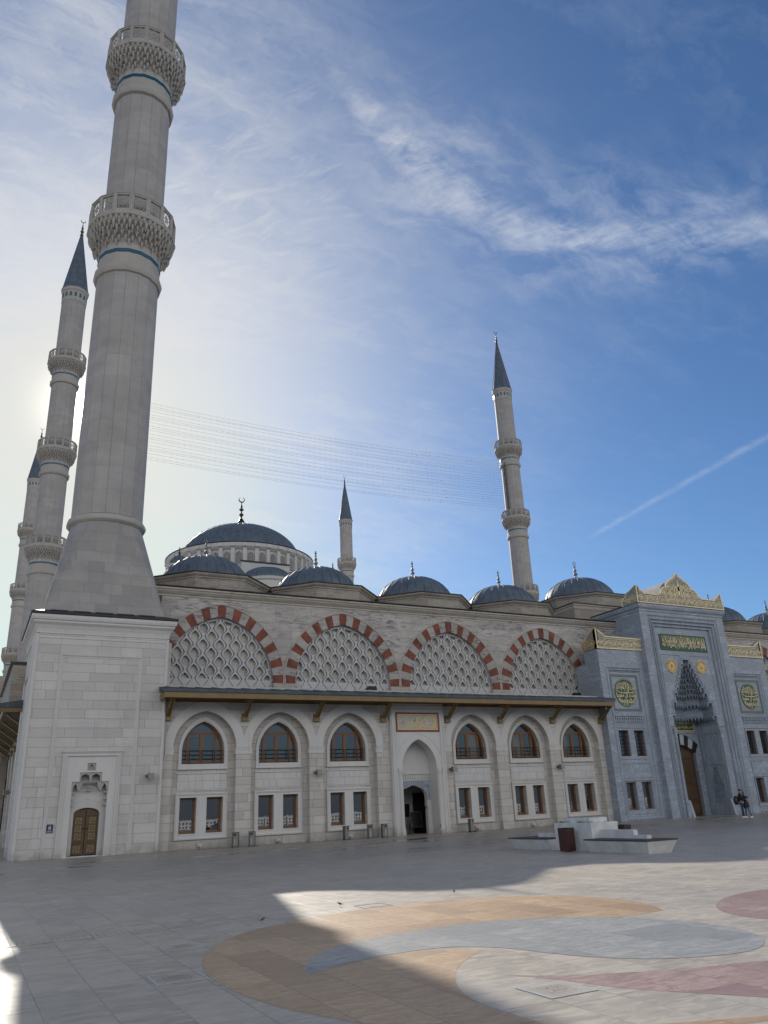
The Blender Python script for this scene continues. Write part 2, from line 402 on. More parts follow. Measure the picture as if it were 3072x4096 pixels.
    def frame(s, x0, x1, z0, z1, y, prof, bottom=True, mi=0):
        """rectangular moulding on a wall facing -y; prof: (inset, proud) points"""
        loops = []
        for ins, pr in prof:
            loops.append([(x0+ins, y-pr, z0+(ins if bottom else 0)), (x0+ins, y-pr, z1-ins), (x1-ins, y-pr, z1-ins), (x1-ins, y-pr, z0+(ins if bottom else 0))])
        v = [p for l in loops for p in l]; f = []
        for j in range(len(loops)-1):
            for i in range(4 if bottom else 3):
                f.append((j*4+i, j*4+(i+1) % 4, (j+1)*4+(i+1) % 4, (j+1)*4+i))
        return s.add(v, f, mi)

def thing(name, label, cat, loc=(0, 0, 0), group=None):
    o = bpy.data.objects.new(name, None); o.empty_display_size = .3; COL.objects.link(o); o.location = loc
    WORLD[o] = Vector(loc); tag(o, label, cat, group); return o
WORLD = {}
def tag(o, label=None, cat=None, group=None, kind=None):
    if label: o['label'] = label
    if cat: o['category'] = cat
    if group: o['group'] = group
    if kind: o['kind'] = kind
    return o
def obj(name, mb, mats, parent=None, at=None, smooth=False, recalc=True, label=None):
    """mesh vertices are given in world space; the object's origin is put at `at` (default its parent's origin)"""
    org = Vector(at) if at is not None else (WORLD[parent] if parent is not None else Vector((0, 0, 0)))
    me = bpy.data.meshes.new(name); me.from_pydata([tuple(Vector(v)-org) for v in mb.v], [], mb.f)
    if not isinstance(mats, (list, tuple)): mats = [mats]
    for m in mats: me.materials.append(MT[m] if isinstance(m, str) else m)
    if len(mats) > 1: me.polygons.foreach_set('material_index', mb.mi)
    me.validate(); me.update()
    if smooth is not False:
        import bmesh
        bm = bmesh.new(); bm.from_mesh(me); bmesh.ops.remove_doubles(bm, verts=bm.verts, dist=1e-4)
        bmesh.ops.recalc_face_normals(bm, faces=bm.faces)
        th = radians(35 if smooth is True else smooth)
        for f in bm.faces: f.smooth = True
        for e in bm.edges:
            if len(e.link_faces) == 2 and e.calc_face_angle(0) > th: e.smooth = False
        bm.to_mesh(me); bm.free()
    o = bpy.data.objects.new(name, me); COL.objects.link(o)
    WORLD[o] = org
    if parent is not None:
        o.parent = parent; o.location = org-WORLD[parent]
    else: o.location = org
    if label: o['label'] = label
    return o
def kids(o): return [c for c in bpy.data.objects if c.parent == o]
def dup(o, delta, parent='same', label=None):
    """copy of an object and its children, moved by delta in its parent's space"""
    ch = kids(o); c = o.copy(); COL.objects.link(c)
    if parent != 'same': c.parent = parent
    c.location = o.location+Vector(delta); WORLD[c] = WORLD[o]+Vector(delta)
    if label: c['label'] = label
    for k in ch: _dupc(k, c, Vector(delta))
    return c
def _dupc(o, par, delta):
    ch = kids(o); c = o.copy(); COL.objects.link(c); c.parent = par; WORLD[c] = WORLD[o]+delta
    for k in ch: _dupc(k, c, delta)

# ------------------------------------------------------------------ 2-D shapes
def arch(cx, w, zs, h, n=10, flat=None):
    """points of a pointed arch from right spring over the apex to left spring"""
    pts = []
    if h >= w*1.001:
        c = (h*h-w*w)/(2*w); r = w+c; am = atan2(h, c)
        R = [(-c+r*cos(am*i/n), r*sin(am*i/n)) for i in range(n+1)]
    else:
        R = [(w*cos(pi/2*i/n), h*sin(pi/2*i/n)) for i in range(n+1)]
    pts = [(cx+x, zs+z) for x, z in R]+[(cx-x, zs+z) for x, z in R[-2::-1]]
    return pts
def door_shape(cx, w, z0, zs, h, n=10):
    return [(cx-w, z0), (cx+w, z0)]+arch(cx, w, zs, h, n)
def rect(x0, x1, z0, z1): return [(x0, z0), (x1, z0), (x1, z1), (x0, z1)]
def clip(poly, cl):
    """Sutherland-Hodgman against a convex counter-clockwise polygon"""
    out = poly
    for i in range(len(cl)):
        a = cl[i]; b = cl[(i+1) % len(cl)]
        if abs(a[0]-b[0])+abs(a[1]-b[1]) < 1e-9: continue
        side = lambda p: (b[0]-a[0])*(p[1]-a[1])-(b[1]-a[1])*(p[0]-a[0])
        res = []
        for j in range(len(out)):
            p, q = out[j], out[(j+1) % len(out)]; sp, sq = side(p), side(q)
            if sp >= 0: res.append(p)
            if (sp >= 0) != (sq >= 0):
                t_ = sp/(sp-sq); res.append((p[0]+(q[0]-p[0])*t_, p[1]+(q[1]-p[1])*t_))
        out = res
        if len(out) < 3: return []
    return out
def area(p): return abs(sum(p[i][0]*p[(i+1) % len(p)][1]-p[(i+1) % len(p)][0]*p[i][1] for i in range(len(p))))/2

SUN_E = 5.0
SKY_S = .10
SKY_TINT = (.59, .82, 1.06)
CLOUD_A = (6.6, 7.2, 8.2); CLOUD_B = (8.4, 8.3, 8.0); CL_OP = .80
HAZE = (8.1, 7.75, 7.35); HAZE_A = .85
GLOW1 = 10.; GLOW2 = 200.
BACK_FILL = (19.0, 18.5, 17.7)
# ------------------------------------------------------------------ Arabic lettering
AR = {'ا': (0xFE8D, 0), 'أ': (0xFE83, 0), 'إ': (0xFE87, 0), 'آ': (0xFE81, 0), 'ب': (0xFE8F, 1), 'ة': (0xFE93, 0), 'ت': (0xFE95, 1), 'ج': (0xFE9D, 1), 'ح': (0xFEA1, 1), 'خ': (0xFEA5, 1), 'د': (0xFEA9, 0), 'ر': (0xFEAD, 0), 'ز': (0xFEAF, 0), 'س': (0xFEB1, 1), 'ش': (0xFEB5, 1), 'ص': (0xFEB9, 1), 'ع': (0xFEC9, 1), 'ق': (0xFED5, 1), 'ك': (0xFED9, 1), 'ل': (0xFEDD, 1), 'م': (0xFEE1, 1), 'ن': (0xFEE5, 1), 'ه': (0xFEE9, 1), 'و': (0xFEED, 0), 'ى': (0xFEEF, 0), 'ي': (0xFEF1, 1), 'ﻻ': (0xFEFB, 0)}
def shape_ar(s):
    s = s.replace('لا', 'ﻻ'); out = ''
    for i, c in enumerate(s):
        if c not in AR: out += c; continue
        b_, d = AR[c]; prev = i > 0 and s[i-1] in AR and AR[s[i-1]][1]; nxt = d and i+1 < len(s) and s[i+1] in AR
        out += chr(b_+(3 if prev and nxt else 2 if nxt else 1 if prev else 0))
    return out[::-1]
def text_into(mb, body, x0, x1, z0, z1, y, thick=.012, bold=.012, warp=None):
    c = bpy.data.curves.new('lettering', 'FONT'); c.body = body; c.offset = bold; c.resolution_u = 3; c.extrude = 0
    o = bpy.data.objects.new('lettering', c); COL.objects.link(o)
    dg = bpy.context.evaluated_depsgraph_get(); dg.update()
    me = bpy.data.meshes.new_from_object(o.evaluated_get(dg))
    if len(me.vertices) == 0: bpy.data.objects.remove(o); return
    xs = [v.co.x for v in me.vertices]; zs = [v.co.y for v in me.vertices]
    ax, bx, az, bz = min(xs), max(xs), min(zs), max(zs)
    vs = []
    for v in me.vertices:
        px = (v.co.x-ax)/(bx-ax); pz = (v.co.y-az)/(bz-az)
        X, Z = x0+(x1-x0)*px, z0+(z1-z0)*pz
        if warp: X, Z = warp(X, Z)
        vs.append((X, y-thick, Z))
    mb.add(vs, [tuple(p.vertices) for p in me.polygons])
    bpy.data.objects.remove(o); bpy.data.meshes.remove(me); bpy.data.curves.remove(c)
def stroke(mb, pts, w, y, thick=.01):
    """flat brush stroke in the wall plane"""
    n = len(pts)
    if n < 2: return
    A, B = [], []
    for i in range(n):
        a = pts[max(0, i-1)]; b_ = pts[min(n-1, i+1)]
        dx, dz = b_[0]-a[0], b_[1]-a[1]; L = sqrt(dx*dx+dz*dz) or 1
        ww = (w[i] if isinstance(w, list) else w*(.55+.45*sin(pi*(i+.6)/(n+.2))))/2
        A.append((pts[i][0]-dz/L*ww, pts[i][1]+dx/L*ww)); B.append((pts[i][0]+dz/L*ww, pts[i][1]-dx/L*ww))
    mb.strip(A, B, y-thick, y)
def smooth_pts(p, k=4):
    out = []
    for i in range(len(p)-1):
        a = p[max(0, i-1)]; b_ = p[i]; c = p[i+1]; d = p[min(len(p)-1, i+2)]
        for j in range(k):
            t_ = j/k
            out.append(tuple(.5*((2*b_[q])+(-a[q]+c[q])*t_+(2*a[q]-5*b_[q]+4*c[q]-d[q])*t_*t_+(-a[q]+3*b_[q]-3*c[q]+d[q])*t_**3) for q in range(len(b_))))
    out.append(tuple(p[-1])); return out

# ------------------------------------------------------------------ ground
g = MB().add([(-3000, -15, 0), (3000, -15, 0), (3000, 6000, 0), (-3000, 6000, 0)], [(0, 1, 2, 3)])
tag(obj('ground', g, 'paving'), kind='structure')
def flat(name, pts, mat, z, **k):
    poly = pts; tri = tessellate_polygon([[Vector((x, y, 0)) for x, y in poly]])
    mb = MB().add([(x, y, z) for x, y in poly], [tuple(t_) for t_ in tri]); return obj(name, mb, mat)
O = [(9.41, 9.6), (9.8, 10.3), (9.93, 11.15), (9.72, 12.0), (9.17, 12.74), (8.31, 13.2), (7.2, 13.4), (6.21, 13.3), (5.2, 12.98), (4.24, 12.5), (3.61, 11.95), (3.1, 11.21), (2.79, 10.45), (2.62, 9.72), (2.56, 8.91), (2.6, 8.15), (2.73, 7.44), (2.9, 6.94), (3.15, 6.4), (3.6, 5.85), (4.0, 5.5), (4.6, 5.1), (5.3, 4.8), (6.2, 4.6), (6.0, 4.72), (5.2, 5.0), (4.5, 5.35), (4.22, 5.72), (4.13, 6.14), (4.17, 6.6), (4.29, 7.05), (4.51, 7.5), (4.82, 7.96), (5.2, 8.35), (5.6, 8.66)]
O2 = [(5.45, 8.93), (5.11, 9.09), (4.67, 9.14), (4.18, 9.02), (3.8, 8.88), (3.46, 8.68)]
G = [(3.46, 8.68), (3.6, 9.14), (3.95, 9.72), (4.45, 10.13), (5.03, 10.38), (5.78, 10.55), (6.63, 10.6), (7.45, 10.38), (8.09, 9.93), (8.56, 9.27), (8.81, 8.54), (8.8, 7.84), (8.5, 7.2), (8.08, 6.82), (7.63, 6.66), (7.14, 6.74), (6.65, 6.98), (6.28, 7.41), (6.06, 7.93), (5.92, 8.44), (5.71, 8.83), (5.42, 9.08), (4.93, 9.17), (4.41, 9.1), (3.9, 8.93)]
tag(flat('ochre_pavement', smooth_pts(O, 4)+smooth_pts(O2, 3)+[(3.46, 8.68), (3.55, 9.1), (3.95, 9.72), (4.45, 10.13), (5.03, 10.38), (5.78, 10.55), (6.63, 10.6), (7.45, 10.38), (8.09, 9.93), (8.5, 9.5)], 'orange', .0015), kind='structure')
tag(flat('blue_grey_pavement', smooth_pts(G+[G[0]], 4)[:-1], 'grey', .003), kind='structure')
P1 = [(14.5, 8.2), (14.2, 9.6), (13.3, 10.2), (12.27, 10.25), (11.85, 10.2), (11.16, 9.98), (10.42, 9.52), (9.9, 8.98), (9.66, 8.46), (9.66, 7.98), (9.9, 7.5), (10.4, 7.2), (11.4, 7.0), (12.8, 7.1), (13.9, 7.5)]
P2 = [(5.0, 7.35), (5.27, 7.08), (5.49, 6.9), (5.83, 6.73), (6.31, 6.5), (6.82, 6.36), (7.34, 6.22), (7.9, 5.8), (8.2, 5.1), (7.9, 4.4), (7.2, 4.2), (6.6, 4.5), (6.15, 5.14), (5.93, 5.47), (5.66, 5.86), (5.47, 6.17), (5.34, 6.55), (5.2, 6.95)]
tag(flat('plum_pavement', smooth_pts(P1+[P1[0]], 4)[:-1], 'pink', .0015), kind='structure')
tag(flat('plum_leaf_pavement', smooth_pts(P2+[P2[0]], 4)[:-1], 'pink', .0015), kind='structure')
def hatch(x0, y0, x1, y1, label, full=True, gid='engraved floor hatches'):
    t = thing('floor_hatch', label, 'floor hatch', ((x0+x1)/2, (y0+y1)/2, 0), gid)
    z = .007; w = .03; mb = MB()
    mb.box(x0, x0+w, y0, y1, .002, z).box(x1-w, x1, y0, y1, .002, z).box(x0+w, x1-w, y0, y0+w*.6, .002, z).box(x0+w, x1-w, y1-w*.6, y1, .002, z)
    obj('frame', mb, 'tilewhite', t)
    if full:
        mb = MB(); cx, cy = (x0+x1)/2, (y0+y1)/2; zz = .0068
        mb.box(x0+w, x1-w, y0+w*.6, y1-w*.6, .001, .006)
        obj('slab', mb, 'paving', t)
        mb = MB()
        def ln(a, b_, ww=.004):
            d = Vector((b_[0]-a[0], b_[1]-a[1])); d.normalize(); n_ = Vector((-d.y, d.x))*ww/2
            mb.add([(a[0]-n_.x, a[1]-n_.y, zz), (b_[0]-n_.x, b_[1]-n_.y, zz), (b_[0]+n_.x, b_[1]+n_.y, zz), (a[0]+n_.x, a[1]+n_.y, zz)], [(0, 1, 2, 3)])
        q = .13
        for s_ in (-1, 1):
            ln((cx+s_*q, cy-q), (cx+s_*q, cy+q)); ln((cx-q, cy+s_*q), (cx+q, cy+s_*q))
            ln((cx+s_*.05, cy-.09), (cx+s_*.05, cy+.09)); ln((cx-.09, cy+s_*.05), (cx+.09, cy+s_*.05))
            ln((cx+s_*.09, cy-.04), (cx+s_*.09, cy+.04)); ln((cx-.04, cy+s_*.09), (cx+.04, cy+s_*.09))
            ln((cx-.09, cy-s_*.09), (cx-.05, cy-s_*.05)); ln((cx+.09, cy-s_*.09), (cx+.05, cy-s_*.05))
        for k in range(8):
            a = k*pi/4; ln((cx+.03*cos(a), cy+.03*sin(a)), (cx+.03*cos(a+pi/4), cy+.03*sin(a+pi/4)))
        obj('engraving', mb, 'groove', t)
    return t
hatch(4.715, 6.27, 5.235, 6.80, 'engraved square hatch with white frame lying in full sun near the plum inlay')
hatch(2.0, 9.21, 2.55, 9.78, 'engraved square hatch with bold white frame in shade left of the ochre inlay')
hatch(2.545, 11.39, 3.075, 11.84, 'fainter shaded hatch with thin white frame, just behind the bold framed one')
hatch(4.165, 12.81, 4.70, 13.26, 'small white framed hatch at the shadow edge behind the ochre inlay', False)
hatch(6.35, 13.40, 6.915, 13.88, 'white framed hatch in full sun touching the back edge of the ochre inlay', False)
# rows of small setts as a thin darker channel
mb = MB()
for i in range(60):
    x = -.6+i*.0915
    mb.box(x, x+.083, 13.36, 13.84, .001, .006)
tag(obj('sett_path', mb, 'paving'), kind='structure')

# balustrade at the plaza's far edge behind the viewer (it shows mirrored low in the windows)
bl = thing('balustrade', 'pale pierced balustrade at the plaza edge, seen mirrored in the lower windows', 'balustrade', (20, -14, 0))
mb = MB()
pn = [rect(-1.35, 1.35, .1, 1.0)]; hl = []
for i in range(6):
    for j in range(2):
        cx_, cz_ = -1.1+i*.44, .35+j*.4; hl.append([(cx_+.16*cos(k*pi/3), cz_+.16*sin(k*pi/3)) for k in range(6)])
mb.plate(pn[0], hl, -14.1, -14.0, back=True).box(-1.5, -1.36, -14.2, -13.9, 0, 1.25).box(-1.36, 1.5, -14.14, -13.96, 1.0, 1.12)
p0_ = obj('panel', mb, 'concrete', bl, at=(0, -14, 0))
for k in range(-14, 40):
    if k: dup(p0_, (3*k, 0, 0), bl)
# ------------------------------------------------------------------ arcaded wing
YF, YR, YU = 43.0, 43.4, 44.9
W = thing('arcaded_wing', 'long pale stone wing with red and white striped arches and a bracketed eave', 'building', (24, 44.9, 0))
BAYS = [11.26, 15.516, 19.772, 28.33, 32.585, 36.84]
# front wall: one plate with the arched bays cut in from below
def win_shape(c, w=1.15, z0=4.18, zs=4.86, h=1.53, n=9): return door_shape(c, w, z0, zs, h, n)
out = [(8.9, 0)]
for i, c in enumerate(BAYS):
    if i == 3: out += [(22.45, 0), (22.45, 7.5), (26.05, 7.5), (26.05, 0)]
    out += [(c-1.705, 0)]+arch(c, 1.705, 4.97, 1.93, 10)[::-1]+[(c+1.705, 0)]
out += [(39.03, 0), (39.03, 8.25), (8.9, 8.25)]
mb = MB().plate(out, [], YF, YR+.02)
obj('front_wall', mb, 'wall', W)
mb = MB()      # wall behind a bay, pierced by the windows (first bay, then copied)
c0 = BAYS[0]
def per_bay(o):
    for c in BAYS[1:]: dup(o, (c-c0, 0, 0), W)
for c in BAYS[:1]:
    mb.plate(rect(c-1.86, c+1.86, 0, 7.3), [win_shape(c), rect(c-1.15, c-.27, .75, 2.5), rect(c+.27, c+1.15, .75, 2.5)], YR, YR+.55)
per_bay(obj('recessed_wall', mb, 'recess', W, at=(c0, YR, 0)))
mb = MB()      # smooth stone trim: arch band and imposts
for c in BAYS[:1]:
    A = arch(c, 1.705, 4.97, 1.93, 12); B = [(min(max(x, c-2.127), c+2.127), z) for x, z in arch(c, 2.2, 4.97, 2.46, 12)]
    mb.strip(A, B, YF-.02, YF+.01)
    for s_ in (-1, 1):
        x0, x1 = sorted((c+s_*1.66, c+s_*2.127))
        mb.box(x0, x1, YF-.035, YF+.3, 4.64, 4.94).box(x0-.0, x1, YF-.055, YF-.036, 4.86, 4.95)
per_bay(obj('arch_band', mb, 'trim', W, at=(c0, YF, 4.97)))
mb = MB()
for c in BAYS[:1]:
    o1 = [(c-1.33, 3.97), (c+1.33, 3.97)]+arch(c, 1.33, 4.86, 1.78, 9)
    mb.plate(o1, [win_shape(c, 1.20, 4.16, 4.86, 1.59)], YR-.07, YR)
    mb.plate(win_shape(c, 1.26, 4.10, 4.86, 1.66), [win_shape(c)], YR-.045, YR+.05)
    mb.box(c-1.36, c+1.36, YR-.10, YR, 3.90, 3.97)
per_bay(obj('arched_surround', mb, 'trim', W, at=(c0, YR, 4.18)))
mb = MB()
for c in BAYS[:1]:
    mb.plate(rect(c-1.37, c+1.37, .47, 2.71), [rect(c-1.15, c-.27, .75, 2.5), rect(c+.27, c+1.15, .75, 2.5)], YR-.045, YR)
    mb.frame(c-1.39, c+1.39, .45, 2.73, YR, [(0, 0), (0, .08), (.05, .10), (.06, .075), (.10, .075), (.14, .04)])
    mb.box(c-1.39, c+1.39, YR-.06, YR, 3.68, 3.73)
    for q in (-1.15, .27): mb.box(q+c-.02, q+c+.90, YR-.06, YR+.3, .69, .748)
per_bay(obj('window_surround', mb, 'trim', W, at=(c0, YR, .5)))
mb = MB()
for c in BAYS[:1]: mb.box(c-1.34, c+1.34, YR-.025, YR, 2.84, 3.66)
per_bay(obj('panel', mb, 'trimblock', W, at=(c0, YR, 2.84)))
# low air bricks / drain spouts beside the paving
mb = MB()
for c in BAYS[:1]: mb.box(c-.13, c+.13, YR-.12, YR-.001, .10, .26).tube([(c, YR-.10, .16), (c, YR-.20, .10), (c, YR-.22, .01)], .05, 6)
per_bay(obj('drain_spout', mb, 'trim', W, at=(c0, YR, .1)))

# windows (built in the first bay, then copied)
def tall_window(x0, x1, z0, z1, y, par, name='window', cut=.0, mull=None):
    w = MB(); t_ = .085
    w.plate(rect(x0, x1, z0, z1), [rect(x0+t_, x1-t_, z0+t_*1.2, z1-t_)], y, y+.09)
    w.plate(rect(x0+t_*.7, x1-t_*.7, z0+t_*.8, z1-t_*.7), [rect(x0+t_*1.35, x1-t_*1.35, z0+t_*1.6, z1-t_*1.35)], y+.025, y+.08)
    f = obj(name, w, 'wood', par, at=((x0+x1)/2, y, z0))
    p = obj('pane', MB().add([(x0+t_*.8, y+.06, z0+t_*.8), (x1-t_*.8, y+.06, z0+t_*.8), (x1-t_*.8, y+.06, z1-t_*.8), (x0+t_*.8, y+.06, z1-t_*.8)], [(0, 1, 2, 3)]), 'glass', f)
    return f
f1 = tall_window(c0-1.15, c0-.27, .752, 2.498, YR+.30, W)
for i, c in enumerate(BAYS):
    for q in (0, 1.42):
        if i == 0 and q == 0: continue
        dup(f1, (c-c0+q, 0, 0), W)
w = MB(); y = YR+.28
ws = lambda d: win_shape(c0, 1.15-d, 4.18+d, 4.86, 1.53-d*1.1)
w.plate(ws(0.002), [ws(.09)], y, y+.10)
w.plate(ws(.08), [ws(.115)], y+.02, y+.08)
for dx in (-.80, -.03, .77): w.box(c0+dx-.05, c0+dx+.05, y+.012, y+.09, 4.26, 5.80)
w.box(c0-.93, c0+.93, y+.005, y+.09, 5.78, 5.88)
for a, b_ in ((-.75, -.08), (.02, .72)):
    w.plate(rect(c0+a, c0+b_, 4.27, 5.78), [rect(c0+a+.06, c0+b_-.06, 4.34, 5.72)], y+.03, y+.08)
aw = obj('arched_window', w, 'wood', W, at=(c0, y, 4.18))
s_ = ws(.05); obj('pane', MB().add([(px, y+.07, pz) for px, pz in s_], [tuple(range(len(s_)))]), 'glass', aw)
r_ = MB()
for z in (4.22, 4.44, 4.65, 4.87): r_.tube([(c0-1.16, YR+.12, z), (c0+1.16, YR+.12, z)], .016, 5)
for dx in (-.70, -.02, .66): r_.tube([(c0+dx, YR+.10, 4.18), (c0+dx, YR+.10, 4.90)], .02, 5)
obj('railing', r_, 'blackmetal', aw)
AW = [aw]+[dup(aw, (c-c0, 0, 0), W) for c in BAYS[1:]]
# roller blinds, curtains and a pale ring pattern on single panes, as they differ from window to window
def behind(o, c, x0, x1, z0, z1, y, mat, name): obj(name, MB().box(c+x0, c+x1, y, y+.004, z0, z1), mat, o)
yA = YR+.28+.062; yL = YR+.30+.052
MT['curtain'] = simple('pale_curtain', (.16, .18, .185), .9, 0, .25, 3, 0, (8, 8, .4))
behind(AW[4], BAYS[4], -.74, -.09, 4.3, 5.75, yA, 'curtain', 'curtain'); behind(AW[3], BAYS[3], .10, .66, 4.3, 5.75, yA, 'curtain', 'curtain')
behind(AW[5], BAYS[5], -.72, -.40, 4.3, 5.6, yA, 'curtain', 'curtain')
sc_ = MB()
for i in range(5):
    for j in range(9):
        X_, Z_ = c0-1.0+i*.2, 4.36+j*.17
        if abs(X_-c0+.8) < .07 or Z_ > 5.7: continue
        if Z_ < 5.0 and (i+j) % 2: continue
        sc_.tube([(X_+.075*cos(k*pi/4), yA, Z_+.075*sin(k*pi/4)) for k in range(8)], .012, 3, closed=True)
obj('ring_pattern', sc_, 'curtain', AW[0])
lows = [o for o in kids(W) if o.name.startswith('window') and not o.name.startswith('window_')]
lows.sort(key=lambda o: o.location.x)
for i in (3, 5):
    X_ = WORLD[lows[i]].x; obj('blind', MB().box(X_-.36, X_+.36, yL, yL+.004, 2.26 if i == 3 else 2.30, 2.43), 'curtain', lows[i])

# eave
def slab_yz(mb, prof, x0, x1, mi=0): return mb.hexa([(x0, y, z) for y, z in prof], [(x1, y, z) for y, z in prof], mi)
mb = MB(); slab_yz(mb, [(41.36, 7.67), (41.36, 7.86), (44.93, 8.47), (44.93, 8.2)], 8.60, 39.10)
for k in range(36):
    x = 8.9+k*.86; mb.tube([(x, 41.36, 7.875), (x, 44.9, 8.48)], .028, 5)
mb.tube([(8.6, 41.38, 7.86), (39.1, 41.38, 7.86)], .035, 6)
obj('eave_roof', mb, 'leadroof', W)
mb = MB().box(8.66, 39.04, 41.42, 41.50, 7.38, 7.665).box(8.66, 8.74, 41.50, 43.0, 7.38, 7.665).box(38.96, 39.04, 41.50, 42.38, 7.38, 7.665)
obj('fascia', mb, 'eavegold', W)
mb = MB()
for k in range(15): mb.box(8.74, 38.96, 41.502+k*.0992, 41.502+k*.0992+.092, 7.46, 7.50)
mb.box(8.74, 38.96, 41.50, 42.98, 7.50, 7.52).box(8.74, 38.96, 42.9, 42.99, 7.36, 7.47)
obj('soffit', mb, 'eavewood', W)
mb = MB(); x = 9.17
mb.box(x-.17, x+.17, YF-.15, YF, 6.44, 6.76).box(x-.2, x+.2, YF-.18, YF, 6.38, 6.44)
for a, b_ in ((-.115, -.035), (.035, .115)):
    mb.hexa([(x+a, 42.86, 6.66), (x+b_, 42.86, 6.66), (x+b_, 42.72, 6.60), (x+a, 42.72, 6.60)], [(x+a, 41.78, 7.46), (x+b_, 41.78, 7.46), (x+b_, 41.62, 7.46), (x+a, 41.62, 7.46)])
mb.hexa([(x-.04, 42.86, 6.70), (x+.04, 42.86, 6.70), (x+.04, 42.77, 6.65), (x-.04, 42.77, 6.65)], [(x-.04, 41.80, 7.46), (x+.04, 41.80, 7.46), (x+.04, 41.72, 7.46), (x-.04, 41.72, 7.46)])
mb.box(x-.17, x+.17, 41.6, 42.9, 7.40, 7.458)
br = obj('bracket', mb, 'eavegold', W, at=(x, YF, 6.4))
for X in (13.39, 17.65, 21.95, 26.47, 30.46, 34.71, 38.92): dup(br, (X-9.17, 0, 0), W)

# upper wall with the four big arches
AC = [12.45, 20.35, 28.25, 36.15]
def big_out(x0, x1, centres, ztop=14.2):
    o = [(x0, 8.2)]
    for c in centres: o += [(c-3.25, 8.2)]+arch(c, 3.25, 8.8, 3.82, 14)[::-1]+[(c+3.25, 8.2)]
    return o+[(x1, 8.2), (x1, ztop), (x0, ztop)]
mb = MB().plate(big_out(8.9, 43.4, AC), [], YU, YU+.5)
obj('upper_wall', mb, 'upper', W)
def voussoirs(c, par):
    band = MB(); N = 25; k = 4; n = N*k//2
    I = arch(c, 3.25, 8.8, 3.82, n); Oo = arch(c, 3.95, 8.8, 4.5, n)
    for i in range(N):
        s0, s1 = i*k, (i+1)*k+1
        red = i % 2 == 0
        band.strip(I[s0:s1], Oo[s0:s1], YU-(.05 if red else .044), YU+.32, 0 if red else 1)
    a = obj('striped_arch', band, ['redstone', 'greyvous'], par, at=(c, YU, 8.8))
    m2 = MB(); m2.tube([(x, YU-.03, z) for x, z in arch(c, 4.0, 8.8, 4.56, 20)], .055, 6)
    for s_ in (-1, 1):
        x0, x1 = sorted((c+s_*3.252, c+s_*3.947)); m2.box(x0, x1, YU-.05, YU+.32, 8.2, 8.8)
    obj('moulding', m2, 'cornice', a)
    m3 = MB().lathe([(.26, YU-.052), (.26, YU-.062), (.2, YU-.062), (.2, YU-.056), (.09, YU-.062), (.01, YU-.062)], 16)
    m3.v = [(c+x, z, 12.95+y_) for x, y_, z in m3.v]
    obj('boss', m3, 'redstone', a)
    return a
def onion(cx, cz, w, hu, hd, n=7):
    """drop-shaped opening: pointed top, rounder bottom with a slight point"""
    R = []
    for i in range(n+1):
        t_ = i/n; R.append((w*sin(pi*min(1, t_*1.0)*.5)**.85 if False else w*(1-(1-t_)**1.5)**.8 if t_ < 1 else w, hu*(1-t_)))
    L = []
    for i in range(1, n+1):
        a = i/n*pi/2; L.append((w*cos(a)**.72, -hd*sin(a)**1.15))
    right = R+L
    left = [(-x, z) for x, z in right[-2:0:-1]]
    pts = [(cx+x, cz+z) for x, z in right+left]
    return pts[::-1]
PX, PZ = .985, .985
def lattice(c, par):
    lim = [(c-3.24, 8.2), (c+3.24, 8.2)]+arch(c, 3.24, 8.8, 3.80, 12)
    cl = [(c-3.12, 8.98), (c+3.12, 8.98)]+arch(c, 3.12, 9.0, 3.44, 12)
    holes = []; rings = MB()
    for r in range(10):
        for q in range(-4, 5):
            cx = c+(q+(.5 if r % 2 else 0))*PX; cz = 8.98+r*PZ*.5-.02
            h = clip(onion(cx, cz, .26, .34, .29), cl)
            if len(h) >= 3 and area(h) > .03: holes.append(h)
            run = []
            inn = lambda p: p[1] > 8.25 and p[1] < 12.62 and all((b_[0]-a[0])*(p[1]-a[1])-(b_[1]-a[1])*(p[0]-a[0]) > -.0 for a, b_ in zip(lim, lim[1:]+lim[:1]))
            for s_ in (-1, 1):
                run = []
                og = [(cx+s_*(.07+.30*(.5+.5*cos(2*pi*(k/12-.5-.03)))**.8), cz-PZ/2+PZ*k/12) for k in range(13)]
                for p in og:
                    if inn(p): run.append(p)
                    else:
                        if len(run) > 1: rings.tube([(x, 45.098, z) for x, z in run], .019, 4)
                        run = []
                if len(run) > 1: rings.tube([(x, 45.098, z) for x, z in run], .019, 4)
    g_ = obj('window_grille', MB().plate(lim, holes, 45.10, 45.32), 'lattice', par, at=(c, 45.1, 8.2))
    obj('rib_shadow_lines', rings, 'groove' if False else 'latticedark', g_)  # dark tubes drawn as shadow lines, the shade is in their colour
    obj('backing', MB().add([(x, 45.34, z) for x, z in lim], [tuple(range(len(lim)))]), 'backing', g_)
    return g_
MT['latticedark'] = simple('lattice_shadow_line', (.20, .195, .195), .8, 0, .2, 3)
va = voussoirs(AC[0], W); la = lattice(AC[0], W)
for c in AC[1:]: dup(va, (c-AC[0], 0, 0), W); dup(la, (c-AC[0], 0, 0), W)
CORN = [(0, 13.62), (.05, 13.66), (.05, 13.74), (.12, 13.80), (.22, 13.92), (.24, 14.0), (.30, 14.02), (.30, 14.12), (0, 14.16)]
mb = MB().sweep([(8.4, YU), (43.4, YU)], CORN)
obj('cornice', mb, 'cornice', W)
mb = MB().box(8.4, 43.4, YU-.36, YU+.2, 14.165, 14.215)
for k in range(60): mb.box(8.6+k*.58, 8.6+k*.58+.5, YU-.33, YU-.22, 14.216, 14.235)
obj('roof_edge', mb, 'blacksteel', W)
